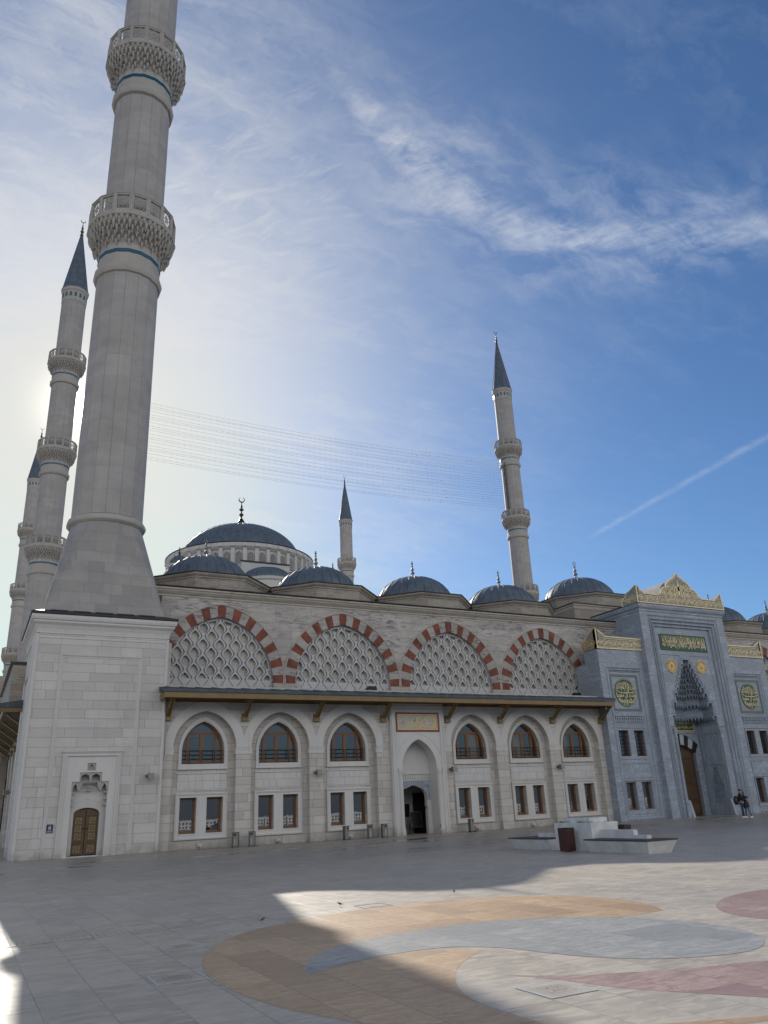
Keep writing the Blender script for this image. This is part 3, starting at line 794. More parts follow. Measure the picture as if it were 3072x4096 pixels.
obj('body', MB().box(8.95, 43.4, 46.6, 54.0, 0.01, 14.1).box(8.95, 43.4, YU+.5, 46.6, 8.1, 14.1).box(8.95, 21.9, YR+.58, 46.6, .01, 8.1).box(26.5, 43.3, YR+.58, 46.6, .01, 8.1), 'drum', W)

# lead domes on octagonal drums
def ribbed(mb, c, r, z0, h, n, ribs, rr=.024, power=1.0, a0=0, a1=2*pi, segs=10):
    pr = [(r*cos(pi/2*j/segs)**power if j < segs else .001, z0+h*sin(pi/2*j/segs)) for j in range(segs+1)]
    mb.lathe([(r+.05, z0-.04)]+pr, n, c, a0=a0, a1=a1)
    for k in range(ribs):
        a = a0+(a1-a0)*k/ribs
        mb.tube([(c[0]+(q+.008)*cos(a), c[1]+(q+.008)*sin(a), z) for q, z in pr[:-1]], [rr*(1 if j < segs-2 else .6) for j in range(segs)], 4)
def dome(par, c, r, z0, h, apo, zb, zt, fin, leaf=False, name='dome'):
    d = MB(); ribbed(d, c, r, z0, h, 48, 28)
    D_ = obj(name, d, 'lead', par, at=(c[0], c[1], z0), smooth=40)
    R8 = apo/cos(pi/8)
    oc = MB().lathe([(R8, zb), (R8, zt-.35), (R8+.06, zt-.33), (R8+.06, zt-.25), (R8+.14, zt-.2), (R8+.2, zt-.12), (R8+.2, zt-.03)], 8, c, ph=.5)
    dr = obj('drum', oc, 'drum', D_)
    obj('roof_edge', MB().lathe([(R8+.2, zt-.03), (R8+.27, zt-.02), (R8+.27, zt+.03), (r*.9, zt+.14)], 8, c, ph=.5), 'blacksteel', D_)
    za = z0+h; s = fin/1.25
    prof = [(.32*s, za-.05), (.20*s, za+.06*s), (.09*s, za+.16*s), (.06*s, za+.24*s), (.13*s, za+.31*s), (.16*s, za+.38*s), (.12*s, za+.46*s), (.05*s, za+.52*s), (.09*s, za+.58*s), (.12*s, za+.66*s), (.08*s, za+.76*s), (.035*s, za+.84*s), (.07*s, za+.9*s), (.075*s, za+.95*s), (.03*s, za+1.0*s)]
    fm = MB().lathe(prof, 12, c)
    zt2 = za+1.0*s
    if leaf:
        fm.tube([(c[0]+px*s, c[1], zt2+pz*s) for px, pz in ((0, .0), (.10, .10), (.13, .18), (.06, .28), (0, .36), (-.06, .28), (-.13, .18), (-.10, .10), (0, 0))], .026*s, 6)
    else:
        fm.lathe([(.02*s, zt2), (.10*s, zt2+.11*s), (.02*s, zt2+.25*s)], 4, c).lathe([(.001, zt2+.2*s), (.05*s, zt2+.26*s), (.001, zt2+.32*s)], 6, c)
    obj('finial', fm, 'greyfin', D_, smooth=40)
    return D_
d1 = dome(W, (12.55, 49.5), 2.88, 15.55, 2.15, 3.74, 14.1, 15.52, 1.25)
for k in (1, 2, 3): dup(d1, (7.9*k, 0, 0), W)

# projecting entrance bay with arched niche and passage
EC = 24.22
E_ = obj('entrance', MB().plate([(22.35, 0), (EC-1.19, 0)]+arch(EC, 1.19, 3.7, 1.66, 12)[::-1]+[(EC+1.19, 0), (26.10, 0), (26.10, 7.58), (22.35, 7.58)], [], 42.78, 43.74), 'trim', W, at=(EC, 42.78, 0))
m2 = MB()
m2.frame(22.42, 26.03, 0, 7.35, 42.78, [(0, 0), (0, .05), (.07, .07), (.09, .03), (.16, .03), (.20, .06), (.26, .06), (.30, 0)], bottom=False)
m2.tube([(x, 42.775, z) for x, z in arch(EC, 1.62, 3.75, 1.98, 12)], .022, 5)
for s_ in (-1, 1):
    xc = EC+s_*1.32
    m2.lathe([(.17, 0), (.17, .25), (.12, .42), (.105, .6), (.105, 3.3), (.13, 3.34), (.13, 3.4), (.17, 3.5), (.17, 3.68)], 10, (xc, 42.80))
    m2.hexa([(EC+s_*1.19, 42.75, 0), (EC+s_*1.52, 42.70, 0), (EC+s_*1.52, 42.9, 0), (EC+s_*1.19, 42.9, 0)], [(EC+s_*1.19, 42.76, .5), (EC+s_*1.45, 42.76, .5), (EC+s_*1.45, 42.9, .5), (EC+s_*1.19, 42.9, .5)])
obj('moulding', m2, 'trim', E_)
m2 = MB().plate([(EC-1.2, 0), (EC-.93, 0), (EC-.93, 1.25), (EC-.97, 1.45), (EC-.90, 1.6), (EC-.93, 1.8), (EC-.93, 1.95)]+[(EC+x*.93, 1.95+z) for x, z in [(-cos(a), .80*sin(a)**.8) for a in [pi*k/14 for k in range(1, 14)]]]+[(EC+.93, 1.95), (EC+.93, 1.8), (EC+.90, 1.6), (EC+.97, 1.45), (EC+.93, 1.25), (EC+.93, 0), (EC+1.2, 0), (EC+1.2, 5.5), (EC-1.2, 5.5)], [], 43.74, 44.05)
obj('niche_wall', m2, 'trim', E_)
m2 = MB().box(EC-1.19, EC+1.19, 43.66, 43.74, 3.38, 3.48).box(EC-1.19, EC+1.19, 43.70, 43.74, 3.02, 3.10)
for k in range(14): m2.box(EC-1.17+k*.168, EC-1.17+k*.168+.12, 43.69, 43.74, 3.12, 3.36)
obj('frieze', m2, 'trim', E_)
obj('door_head', MB().strip([(EC+x, z) for x, z in ((-1.15, 1.9), (-1.15, 3.0), (0, 3.0), (1.15, 3.0), (1.15, 1.9))], [(EC+x, z) for x, z in ((-.95, 1.9), (-.82, 2.48), (0, 2.78), (.82, 2.48), (.95, 1.9))], 43.725, 43.74), 'marble', E_)
obj('passage', MB().box(EC-2.2, EC+2.2, 46.0, 46.1, 0, 4).box(EC-2.25, EC-2.2, 44.05, 46.0, 0, 4).box(EC+2.2, EC+2.25, 44.05, 46.0, 0, 4).box(EC-2.2, EC+2.2, 44.05, 46.0, 3.4, 3.5), 'tower', E_)
obj('doorway', MB().box(EC+1.15, EC+2.18, 45.9, 45.99, 0, 2.35), 'darkgrey', E_); obj('doorway', MB().box(EC-2.19, EC-2.12, 44.6, 45.4, .0, 2.2), 'darkgrey', E_)
# the inscription over the entrance
sg = thing('inscription_sign', 'rectangular sign with gold script on grey in a maroon frame, over the small arched entrance', 'sign', (EC, 42.78, 5.8))
x0, x1, z0, z1 = 22.72, 25.72, 5.80, 6.93; y = 42.775
obj('frame', MB().plate(rect(x0, x1, z0, z1), [rect(x0+.10, x1-.10, z0+.10, z1-.10)], y-.05, y), 'maroon', sg)
obj('border', MB().plate(rect(x0+.10, x1-.10, z0+.10, z1-.10), [rect(x0+.14, x1-.14, z0+.14, z1-.14)], y-.04, y), 'gold', sg)
obj('panel', MB().box(x0+.14, x1-.14, y-.02, y, z0+.14, z1-.14), 'signgrey', sg)
def sp(p):
    u = (p[0]-430-(p[1]-118)*.035)/937; v = 1-(p[1]-118-(p[0]-430)*.012)/412
    return (x0+(x1-x0)*u, z0+(z1-z0)*v)
lt = MB()
for S, w_ in (([(682, 195), (690, 260), (700, 350), (705, 400), (715, 425), (760, 415), (800, 398), (818, 412), (850, 385), (862, 405), (895, 402), (905, 385), (925, 410), (955, 400), (960, 370)], .035),
              ([(540, 395), (560, 385), (553, 330), (565, 380), (590, 390), (605, 385), (603, 300), (612, 385), (640, 390), (655, 370), (645, 290)], .03),
              ([(660, 300), (675, 340), (720, 350), (765, 345), (790, 325), (805, 345), (830, 350), (845, 330), (835, 270), (850, 330), (900, 338), (950, 345), (990, 360), (995, 400), (970, 440), (930, 465), (885, 455), (862, 430)], .04),
              ([(845, 235), (900, 232), (955, 238), (915, 265), (880, 300), (850, 240)], .035),
              ([(905, 262), (870, 300), (905, 320), (960, 335)], .03),
              ([(990, 200), (995, 270), (1005, 350), (1015, 410), (1050, 435), (1120, 438), (1200, 425), (1245, 405), (1240, 385), (1180, 372), (1110, 375), (1060, 375), (1085, 330), (1130, 310)], .042),
              ([(1035, 290), (1090, 255), (1150, 225), (1210, 205)], .035),
              ([(1248, 195), (1255, 280), (1270, 370), (1282, 430), (1270, 455), (1235, 460)], .035),
              ([(1275, 210), (1282, 300), (1300, 380), (1305, 445)], .04),
              ([(785, 452), (800, 452)], .05), ([(1195, 268), (1220, 268)], .035)):
    stroke(lt, [sp(p) for p in smooth_pts(S, 3)], w_*1.15, y-.021, .012)
obj('lettering', lt, 'gold', sg)

# ------------------------------------------------------------------ wing beyond the gate (continues to the right)
W2 = thing('arcaded_wing', 'pale stone wing beyond the marble gate at the right edge', 'building', (66, 44.9, 0))
AC2 = [59.25, 67.15, 75.05]
obj('upper_wall', MB().plate(big_out(52.0, 80, AC2), [], YU, YU+.5), 'upper', W2)
obj('lower_wall', MB().box(56.3, 80, 43.0, 43.5, 0, 8.3), 'wall', W2)
for c in AC2[:2]:
    dup(va, (c-AC[0]+24-66, 0, 0), W2); dup(la, (c-AC[0]+24-66, 0, 0), W2)
obj('cornice', MB().sweep([(52.0, YU), (80, YU)], CORN), 'cornice', W2)
obj('roof_edge', MB().box(52.0, 80, YU-.36, YU+.2, 14.165, 14.215), 'blacksteel', W2)
obj('body', MB().box(52.0, 80, YU+.5, 54.0, .01, 14.1), 'drum', W2)
mb = MB(); slab_yz(mb, [(41.36, 7.67), (41.36, 7.86), (44.93, 8.47), (44.93, 8.2)], 56.3, 80); obj('eave_roof', mb, 'leadroof', W2)
obj('fascia', MB().box(56.36, 80, 41.42, 41.50, 7.38, 7.665), 'eavegold', W2)
for X in (60.1, 68.0, 75.9): dup(d1, (X-12.55+24-66, 0, 0), W2)
# ------------------------------------------------------------------ minarets
def minaret(loc, label, name='minaret'):
    t = thing(name, label, 'minaret', (loc[0], loc[1], 0), 'minarets of the mosque')
    cx, cy = loc; c = (cx, cy); ph = .5
    S16 = 16
    # foot: square to sixteen sides through folded triangles
    zb, ztp, hb, rt_ = 11.75, 17.55, 3.10, 2.02
    bot = []
    for k in range(8):
        a = k*pi/4+pi/4; q = hb/max(abs(cos(a)), abs(sin(a))); bot.append((cx+q*cos(a), cy+q*sin(a), zb))
    top = [(cx+rt_*cos(pi/4+(i+.5-1)*pi/8), cy+rt_*sin(pi/4+(i+.5-1)*pi/8), ztp) for i in range(16)]
    # each corner apex fans to one top side, mid points fan too
    mb = MB(); V = bot+top; F = []
    for k in range(8):
        i0 = 8+(2*k) % 16; i1 = 8+(2*k+1) % 16; i2 = 8+(2*k+2) % 16
        F.append((k, i1, i0)); F.append((k, (k+1) % 8, i1) if False else (k, (k+1) % 8, i2, i1))
    mb.add(V, F); obj('foot', mb, 'flare', t)
    mb = MB().lathe([(2.0, 17.45), (2.12, 17.5), (2.22, 17.62), (2.24, 17.78), (2.18, 17.92), (2.04, 17.98), (1.95, 18.0)], S16, c, ph=ph)
    obj('ring_moulding', mb, 'balcony', t, smooth=30)
    segs = [(18.0, 2.02, 35.0, 1.97), (37.0, 1.95, 50.5, 1.92), (52.4, 1.92, 66.1, 1.90), (68.0, 1.90, 81.2, 1.88)]
    mb = MB()
    for z0, ra, z1, rb in segs:
        # shallow flutes: slight groove at every arris
        pr = []
        v = []
        for z, r in ((z0, ra), (z1, rb)):
            for i in range(16):
                a = 2*pi*(i+.5)/16
                for da, f_ in ((-.014, 1.0), (0, .987), (.014, 1.0)): v.append((cx+r*f_*cos(a+da)/1., cy+r*f_*sin(a+da), z))
        n = 48; mb.add(v, [(i, (i+1) % n, (i+1) % n+n, i+n) for i in range(n)])
    obj('shaft', mb, 'shaft', t)
    def balcony(zc, first):
        """zc: height of the collar under the balcony"""
        b_ = MB().lathe([(1.95, zc-.55), (2.10, zc-.48), (2.17, zc-.3), (2.2, zc-.12), (2.16, zc+.06), (2.05, zc+.16), (2.0, zc+.2), (2.0, zc+1.0)], S16, c, ph=ph)
        B_ = obj('balcony', b_, 'balcony', t, at=(cx, cy, zc), smooth=25)
        obj('blue_band', MB().lathe([(2.02, zc+1.0), (2.035, zc+1.0), (2.035, zc+1.26), (2.02, zc+1.26)], S16, c, ph=ph), 'blue', B_)
        z0 = zc+1.26; m = MB()
        m.lathe([(2.0, z0), (2.0, z0+.5), (2.12, z0+.75), (2.2, z0+1.05), (2.42, z0+1.3), (2.5, z0+1.6), (2.70, z0+1.85), (2.74, z0+2.1)], 32, c, ph=ph)
        rows = [(2.06, z0+.62, 16, .22, .10, .42), (2.12, z0+.86, 32, .26, .15, .40), (2.24, z0+1.16, 32, .34, .19, .42), (2.38, z0+1.45, 48, .24, .20, .44), (2.52, z0+1.76, 48, .28, .20, .42), (2.66, z0+2.08, 48, .30, .17, .40)]
        for q, (r, z, n, w_, o_, h) in enumerate(rows):
            for i in range(n):
                a = 2*pi*(i+(.5 if q % 2 else 0))/n+pi/16
                ca, sa = cos(a), sin(a)
                P = lambda rr, tt, zz: (cx+rr*ca-tt*sa, cy+rr*sa+tt*ca, zz)
                big = (q in (3, 4) and i % 3 == 0)
                hh = h*(1.5 if big else 1); o_ = rows[q][4]*(1.35 if big else 1)
                v = [P(r-.12, -w_/2, z), P(r-.12, w_/2, z), P(r+o_*.8, w_*.42, z), P(r+o_, 0, z), P(r+o_*.8, -w_*.42, z),
                     P(r-.1, -w_*.32, z-hh*.45), P(r-.1, w_*.32, z-hh*.45), P(r+o_*.75, w_*.22, z-hh*.42), P(r+o_*.9, 0, z-hh*.45), P(r+o_*.75, -w_*.22, z-hh*.42),
                     P(r+o_*.35, 0, z-hh)]
                m.add(v, [(0, 1, 2, 3, 4), (0, 5, 6, 1), (1, 6, 7, 2), (2, 7, 8, 3), (3, 8, 9, 4), (4, 9, 5, 0), (5, 10, 6), (6, 10, 7), (7, 10, 8), (8, 10, 9), (9, 10, 5)])
        obj('corbels', m, 'balcony', B_)
        zf = z0+2.08; R_ = 2.86
        m = MB().lathe([(2.6, zf), (R_+.02, zf), (R_+.06, zf+.08), (R_+.04, zf+.22), (R_-.03, zf+.28), (R_-.03, zf+.34), (1.9, zf+.34)], S16, c, ph=ph)
        obj('floor_slab', m, 'balcony', B_)
        # pierced parapet, sixteen panels
        m = MB(); Rp = R_-.05; ap = Rp*cos(pi/16); hw = Rp*sin(pi/16); z1, z2 = zf+.30, zf+1.78
        for i in range(16):
            a = 2*pi*(i+1)/16; ca, sa = cos(a), sin(a)
            T = lambda x, y_, z: (cx+(ap-y_)*ca-x*sa, cy+(ap-y_)*sa+x*ca, z)
            iw = hw-.15; za, zb_ = z1+.22, z2-.14
            m.plate(rect(-hw, hw, z1, z2), [rect(-iw, iw, za, zb_)], 0, .14, T=T, back=True)
            zc_ = (za+zb_)/2; hz = (zb_-za)/2
            tt = lambda pts, r_: m.tube([T(x, .07, z) for x, z in pts], r_, 4)
            tt([(iw*.93*cos(q*pi/8), zc_+hz*.93*sin(q*pi/8)) for q in range(17)], .026)
            tt([(iw*.42*cos(q*pi/4), zc_+hz*.42*sin(q*pi/4)) for q in range(9)], .024)
            tt([(-iw, za), (iw, zb_)], .022); tt([(-iw, zb_), (iw, za)], .022); tt([(0, za), (0, zb_)], .02); tt([(-iw, zc_), (iw, zc_)], .02)
            tt([(iw*q, zc_+hz*w_) for q, w_ in ((-.6, -.0), (0, .65), (.6, 0), (0, -.65), (-.6, 0))], .02)
        m.lathe([(Rp+.03, z2-.02), (Rp+.04, z2+.05), (Rp-.19, z2+.05), (Rp-.19, z2-.02)], S16, c, ph=ph)
        for i in range(16):
            a = 2*pi*(i+.5)/16; m.lathe([(.075, z1), (.075, z2+.05)], 6, (cx+(Rp-.02)*cos(a), cy+(Rp-.02)*sin(a)))
        obj('parapet', m, 'balcony', B_)
        return B_
    b1 = balcony(35.25, True)
    for zc in (50.75, 66.3): dup(b1, (0, 0, zc-35.25), t)
    m = MB().lathe([(1.88, 81.2), (1.92, 81.25), (1.92, 83.0), (2.06, 83.2), (2.12, 83.5), (2.12, 83.7)], S16*2, c)
    obj('lantern', m, 'balcony', t)
    m = MB()
    for i in range(16):
        a = 2*pi*i/16; T = lambda x, y_, z: (cx+(1.93-y_)*cos(a)-x*sin(a), cy+(1.93-y_)*sin(a)+x*cos(a), z)
        m.plate([(-.17, 81.9), (.17, 81.9)]+arch(0, .17, 82.5, .24, 4), [], -.02, .0, T=T)
    obj('blue_window', m, 'blue', t)
    m = MB().lathe([(2.16, 83.68), (2.16, 83.8), (1.98, 84.1), (.16, 95.6), (.001, 95.7)], 32, c)
    for i in range(16):
        a = 2*pi*i/16; m.tube([(cx+r*cos(a), cy+r*sin(a), z) for r, z in ((2.0, 84.08), (.18, 95.5))], .04, 4)
    cn = obj('cone_roof', m, 'lead', t, smooth=30)
    m = MB().lathe([(.2, 95.4), (.32, 95.6), (.12, 95.9), (.26, 96.2), (.30, 96.4), (.10, 96.75), (.20, 97.0), (.2, 97.15), (.06, 97.45), (.12, 97.65), (.04, 97.85), (.04, 98.2)], 12, c)
    m.tube([(cx+.38*cos(a), cy+.1*sin(a), 98.6+.38*sin(a)) for a in [radians(125+290*k/14) for k in range(15)]], [.02+.05*sin(pi*k/14) for k in range(15)], 6)
    obj('crescent_finial', m, 'bronze', cn, smooth=40)
    # square base tower
    h = 3.28
    m = MB().box(cx-h, cx+h, cy-h, cy+h, 0, 10.7)
    bt = obj('base_tower', m, 'tower', t)
    prof = [(0, 10.62), (.04, 10.64), (.04, 10.70), (.07, 10.86), (.15, 11.05), (.27, 11.18), (.27, 11.27), (.33, 11.30), (.37, 11.42), (.36, 11.55), (.3, 11.58)]
    sq = [(cx-h, cy+h), (cx-h, cy-h), (cx+h, cy-h), (cx+h, cy+h)]
    m = MB().sweep(sq[::-1], [(-o_, z) for o_, z in prof], closed=True)
    obj('cornice', m, 'trim', bt)
    e = h+.42
    m = MB().box(cx-e, cx+e, cy-e, cy+e, 11.58, 11.70).hexa([(cx-e+.05, cy-e+.05, 11.70), (cx+e-.05, cy-e+.05, 11.70), (cx+e-.05, cy+e-.05, 11.70), (cx-e+.05, cy+e-.05, 11.70)], [(cx-3.1, cy-3.1, 11.9), (cx+3.1, cy-3.1, 11.9), (cx+3.1, cy+3.1, 11.9), (cx-3.1, cy+3.1, 11.9)])
    for k in range(5): m.box(cx-e+.9+k*1.1, cx-e+.9+k*1.1+.85, cy-e+.06, cy-e+.3, 11.74, 11.80)
    obj('roof_edge', m, 'blacksteel', bt)
    return t
NX, NY = 5.66, 45.98
m1 = minaret((NX, NY), 'nearest and largest minaret, rising from the stone tower with a small wooden door')
def move_thing(src, loc, label):
    c = dup(src, (loc[0]-src.location.x, loc[1]-src.location.y, 0), None, label); c.parent = None; return c
move_thing(m1, (6.41, 118.4), 'second minaret just left of the nearest one, its blue spire fully in view')
move_thing(m1, (6.9, 203.2), 'farthest left minaret, mostly hidden behind the second minaret, at the left edge')
mr = move_thing(m1, (92.4, 118.3), 'lone minaret on the right with string lights tied to its shaft')
move_thing(m1, (93.9, 203.1), 'small distant minaret between the large dome and the lone right minaret')
# second-level shaft ladder of the right minaret
lm = MB(); lx, ly = 92.4-2.05, 118.3-.75
for s_ in (-.22, .22): lm.tube([(lx, ly+s_, 54.9), (lx, ly+s_, 66.4)], .05, 5)
for k in range(24): lm.tube([(lx, ly-.22, 55.1+k*.48), (lx, ly+.22, 55.1+k*.48)], .04, 4); lm.box(lx-.02, lx+.25, ly-.02, ly+.02, 55.1+k*.48, 55.14+k*.48)
lad = obj('ladder', lm, 'blackmetal', mr)

# extra parts of the near base tower
bt = [k for k in kids(m1) if k.name.startswith('base_tower')][0]
DC = 5.54
q_ = MB().plate([(NX-3.28, 0), (DC-.9, 0), (DC-.9, 4.4), (DC+.9, 4.4), (DC+.9, 0), (NX+3.28, 0), (NX+3.28, 10.7), (NX-3.28, 10.7)], [], NY-3.28, NY-2.6)
q_.box(NX-3.28, NX+3.28, NY-2.599, NY+3.28, 0, 10.7)
tmp = obj('tmp', q_, 'tower', None, at=(NX, NY, 0)); bt.data = tmp.data; bpy.data.objects.remove(tmp); bt.data.name = 'base_tower'
YT = 42.70; XL, XR = NX-3.28, NX+3.28
m = MB().frame(3.56, 7.66, 0, 9.62, YT, [(0, 0), (.01, .05), (.05, .075), (.10, .05), (.11, .02), (.17, .02), (.19, 0)], bottom=False)
for X in (XL, XR):
    m.lathe([(.10, 0), (.10, 10.6)], 10, (X+(.03 if X == XL else -.03), YT+.03))
m.frame(XL+.0, XR, 0, 10.5, YT, [(0, 0), (.0, .03), (.10, .03), (.12, .0)], bottom=False)
obj('moulding', m, 'trim', bt)
# left flank panel moulding
m = MB(); T = lambda x, y_, z: (XL-y_, x, z)
for a, b_ in (((43.5, .02), (43.5, 8.9)), ((43.5, 8.9), (48.4, 8.9)), ((48.4, 8.9), (48.4, .02))):
    m.tube([(XL-.02, a[0], a[1]), (XL-.02, b_[0], b_[1])], .07, 6)
m.lathe([(.16, 0), (.16, 10.5)], 8, (XL-.02, 42.95))
obj('flank_moulding', m, 'trim', bt)
# return strip between tower and arcade
obj('return_strip', MB().box(XR-.05, 9.42, YT+.38, 44.8, 0, 8.2).box(XR-.05, 9.3, YT+.75, 49, 8.2, 10.6), 'tower', bt)
# door surround with stepped stalactite niche
hole = [(DC-.83, .0), (DC-.83, 2.95), (DC-.86, 2.95), (DC-.86, 3.40), (DC-.52, 3.40), (DC-.52, 3.83), (DC+.52, 3.83), (DC+.52, 3.40), (DC+.86, 3.40), (DC+.86, 2.95), (DC+.83, 2.95), (DC+.83, .0)]
outp = [(4.42, 0)]+hole+[(6.68, 0), (6.68, 4.55), (4.42, 4.55)]
ds = obj('door_surround', MB().plate(outp, [rect(DC-.20, DC+.20, 3.92, 4.27)], YT-.05, YT+.3), 'white', bt, at=(DC, YT, 0))
m = MB().frame(4.17, 6.92, 0, 4.80, YT-.0, [(0, 0), (0, .12), (.05, .14), (.08, .10), (.13, .10), (.15, .13), (.19, .13), (.21, .06), (.26, .05)], bottom=False).box(4.12, 6.97, YT-.17, YT, 4.80, 4.86)
m.box(4.14, 4.42, YT-.16, YT, 0, .10).box(6.68, 6.95, YT-.16, YT, 0, .10)
obj('moulding', m, 'trim', ds)
yb = YT+.48
dsh = [(DC+.60, 0), (DC+.60, 1.93)]+[(DC+.60*cos(a)/.99 if False else DC+x, 1.93+z) for x, z in [(.60*cos(pi*k/12), .28*sin(pi*k/12)) for k in range(1, 12)]]+[(DC-.60, 1.93), (DC-.60, 0)]
m = MB().plate([(DC-1.0, 0)]+dsh[::-1]+[(DC+1.0, 0), (DC+1.0, 4.4), (DC-1.0, 4.4)], [], yb-.05, yb+.25)
m.tube([(DC+x, yb-.055, z) for x, z in [(.84*cos(a), 1.93+.65*sin(a)) for a in [radians(30+120*k/10) for k in range(11)]]], .012, 4)
obj('niche_back', m, 'white', ds)
m = MB()
def lobe(cx_, z0_, w_, h_, y0_, y1_):
    return [(cx_-w_, z0_), (cx_-w_*.95, z0_+h_*.55), (cx_-w_*.8, z0_+h_*.8), (cx_, z0_+h_), (cx_+w_*.8, z0_+h_*.8), (cx_+w_*.95, z0_+h_*.55), (cx_+w_, z0_)]
L1 = lobe(DC-.25, 3.41, .2, .36, 0, 0); L2 = lobe(DC+.25, 3.41, .2, .36, 0, 0)
m.plate(rect(DC-.52, DC+.52, 3.40, 3.83), [L1, L2], YT+.0, YT+.25)
m.plate([(DC-.86, 2.96), (DC-.80, 2.96), (DC-.76, 3.2), (DC-.66, 3.33), (DC-.5, 3.38), (DC+.5, 3.38), (DC+.66, 3.33), (DC+.76, 3.2), (DC+.80, 2.96), (DC+.86, 2.96), (DC+.86, 3.40), (DC-.86, 3.40)], [], YT+.0, YT+.2)
mz = MB().plate(rect(DC-.20, DC+.20, 3.92, 4.27), [lobe(DC, 3.93, .12, .28, 0, 0)], YT+.02, YT+.14)
mz.box(DC-.2, DC+.2, YT+.14, YT+.2, 3.92, 4.27)
obj('lozenge_niche', mz, 'balcony', ds)
for s_ in (-1, 1):
    for z in (2.92, 2.62, 2.36): x_ = sorted((DC+s_*.84, DC+s_*.70)); m.box(x_[0], x_[1], YT+.02, YT+.3, z-.05, z+.02)
    m.hexa([(DC+s_*.5-.04, YT+.1, 3.0), (DC+s_*.5+.04, YT+.1, 3.0), (DC+s_*.5+.04, YT+.3, 3.0), (DC+s_*.5-.04, YT+.3, 3.0)], [(DC+s_*.5-.2, YT+.02, 3.39), (DC+s_*.5+.2, YT+.02, 3.39), (DC+s_*.5+.2, YT+.4, 3.39), (DC+s_*.5-.2, YT+.4, 3.39)])
m.box(DC-.10, DC+.10, YT+.15, YT+.3, 3.0, 3.05).box(DC-.10, DC+.10, YT+.15, YT+.3, 3.14, 3.18)
obj('stalactites', m, 'balcony', ds)
# two-leaf door
yd = yb+.10
ddoor = [(DC-.6, .03), (DC+.6, .03)]+[(DC+.6*cos(pi*k/12), 1.93+.28*sin(pi*k/12)) for k in range(13)]
dr_ = obj('door', MB().plate(ddoor, [], yd, yd+.08), 'doorwood', bt, at=(DC, yd, 0))
m2 = MB()
for s_ in (-1, 1):
    m = MB(); xa = DC+s_*.32
    m2.box(xa-.26, xa+.26, yd-.012, yd, .04, .10).box(DC-.01, DC+.01, yd-.015, yd, .05, 2.1)
    for zi, zz in enumerate([.16]+[.72+k*.36 for k in range(3)]):
        if zi == 1: obj('inlay', m, 'doorinlay', dr_); m = MB()
        w_, h_ = .17, .165; cx_, cz_ = xa, zz+.18; g_ = .012
        for (u0, u1, v0, v1) in ((-1, .3, .35, 1), (.3, 1, -.3, 1), (-.3, 1, -1, -.35), (-1, -.3, -1, .35), (-.3, .3, -.35, .35)):
            m.box(cx_+u0*w_+g_, cx_+u1*w_-g_, yd-.014, yd, cz_+v0*h_+g_, cz_+v1*h_-g_)
    for zz in (.60, 1.82):
        for q in (-.15, 0, .15): m2.lathe([(.03, 0), (.03, .015), (.001, .03)], 8, (0, 0)) if False else m2.ball((xa+q, yd, zz), .028, 6, 4)
    m2.ball((DC+s_*.09, yd-.02, 1.25), .045, 8, 5)
    obj('inlay', m, 'doorinlay', dr_)
obj('studs', m2, 'blackmetal', dr_)
m2 = MB().box(DC-.62, DC+.62, yb-.28, yb+.15, 0, .035).box(4.5, 6.6, YT-.12, YT+.3, 0, .02)
obj('threshold', m2, 'concrete', bt)
sgn = thing('toilet_sign', 'small navy sign with white figures left of the tower door', 'sign', (3.88, YT, 1.14))
m = MB().box(3.735, 4.02, YT-.035, YT-.003, 1.14, 1.52); obj('plate', m, 'signblue', sgn)
m = MB(); y_ = YT-.036
stroke(m, [(3.83, 1.30), (3.85, 1.36), (3.84, 1.42)], .03, y_); stroke(m, [(3.84, 1.40), (3.87, 1.36), (3.90, 1.30)], .022, y_)
stroke(m, [(3.90, 1.28), (3.91, 1.36), (3.90, 1.44)], .035, y_); stroke(m, [(3.88, 1.38), (3.91, 1.40), (3.94, 1.38)], .02, y_)
for X, Z in ((3.838, 1.445), (3.905, 1.462)): m.lathe([(.016, 0), (.001, .001)], 8, (0, 0)) if False else m.box(X-.013, X+.013, y_-.006, y_, Z-.011, Z+.011)
for Z in (1.245, 1.225, 1.20, 1.18): m.box(3.79 if Z > 1.22 else 3.77, 3.96 if Z > 1.22 else 3.98, y_-.004, y_, Z-.004, Z+.004)
obj('pictogram', m, 'signwhite', sgn)

# ------------------------------------------------------------------ side wing running back on the left
WL = thing('side_wing', 'long arcaded side wing running away behind the near corner tower at the left edge', 'building', (3, 80, 0))
XW = 3.0
TY = lambda x, y_, z: (XW+(y_-43.0), x, z)       # wall facing -x; first coordinate runs along Y
oo = [(49.3, 0)]
sb = [50.0+2.1+4.256*k for k in range(15)]
for c in sb: oo += [(c-1.705, 0)]+arch(c, 1.705, 4.97, 1.93, 6)[::-1]+[(c+1.705, 0)]
oo += [(sb[-1]+2.2, 0), (sb[-1]+2.2, 8.25), (49.3, 8.25)]
obj('front_wall', MB().plate(oo, [], 43.0, 43.42, T=TY), 'wall', WL)
m = MB()
def per_sb(o):
    for c in sb[1:]: dup(o, (0, c-sb[0], 0), WL)
for c in sb[:1]:
    m.strip([(x, z) for x, z in arch(c, 1.705, 4.97, 1.93, 8)], [(min(max(x, c-2.127), c+2.127), z) for x, z in arch(c, 2.2, 4.97, 2.46, 8)], 42.98, 43.0)
m.v = [TY(x, y_, z) for x, y_, z in m.v]
per_sb(obj('arch_band', m, 'trim', WL, at=(XW, sb[0], 4.97)))
m = MB()
for c in sb[:1]: m.plate(rect(c-1.9, c+1.9, 0, 7.3), [win_shape(c), rect(c-1.15, c-.27, .75, 2.5), rect(c+.27, c+1.15, .75, 2.5)], 43.4, 43.9, T=TY)
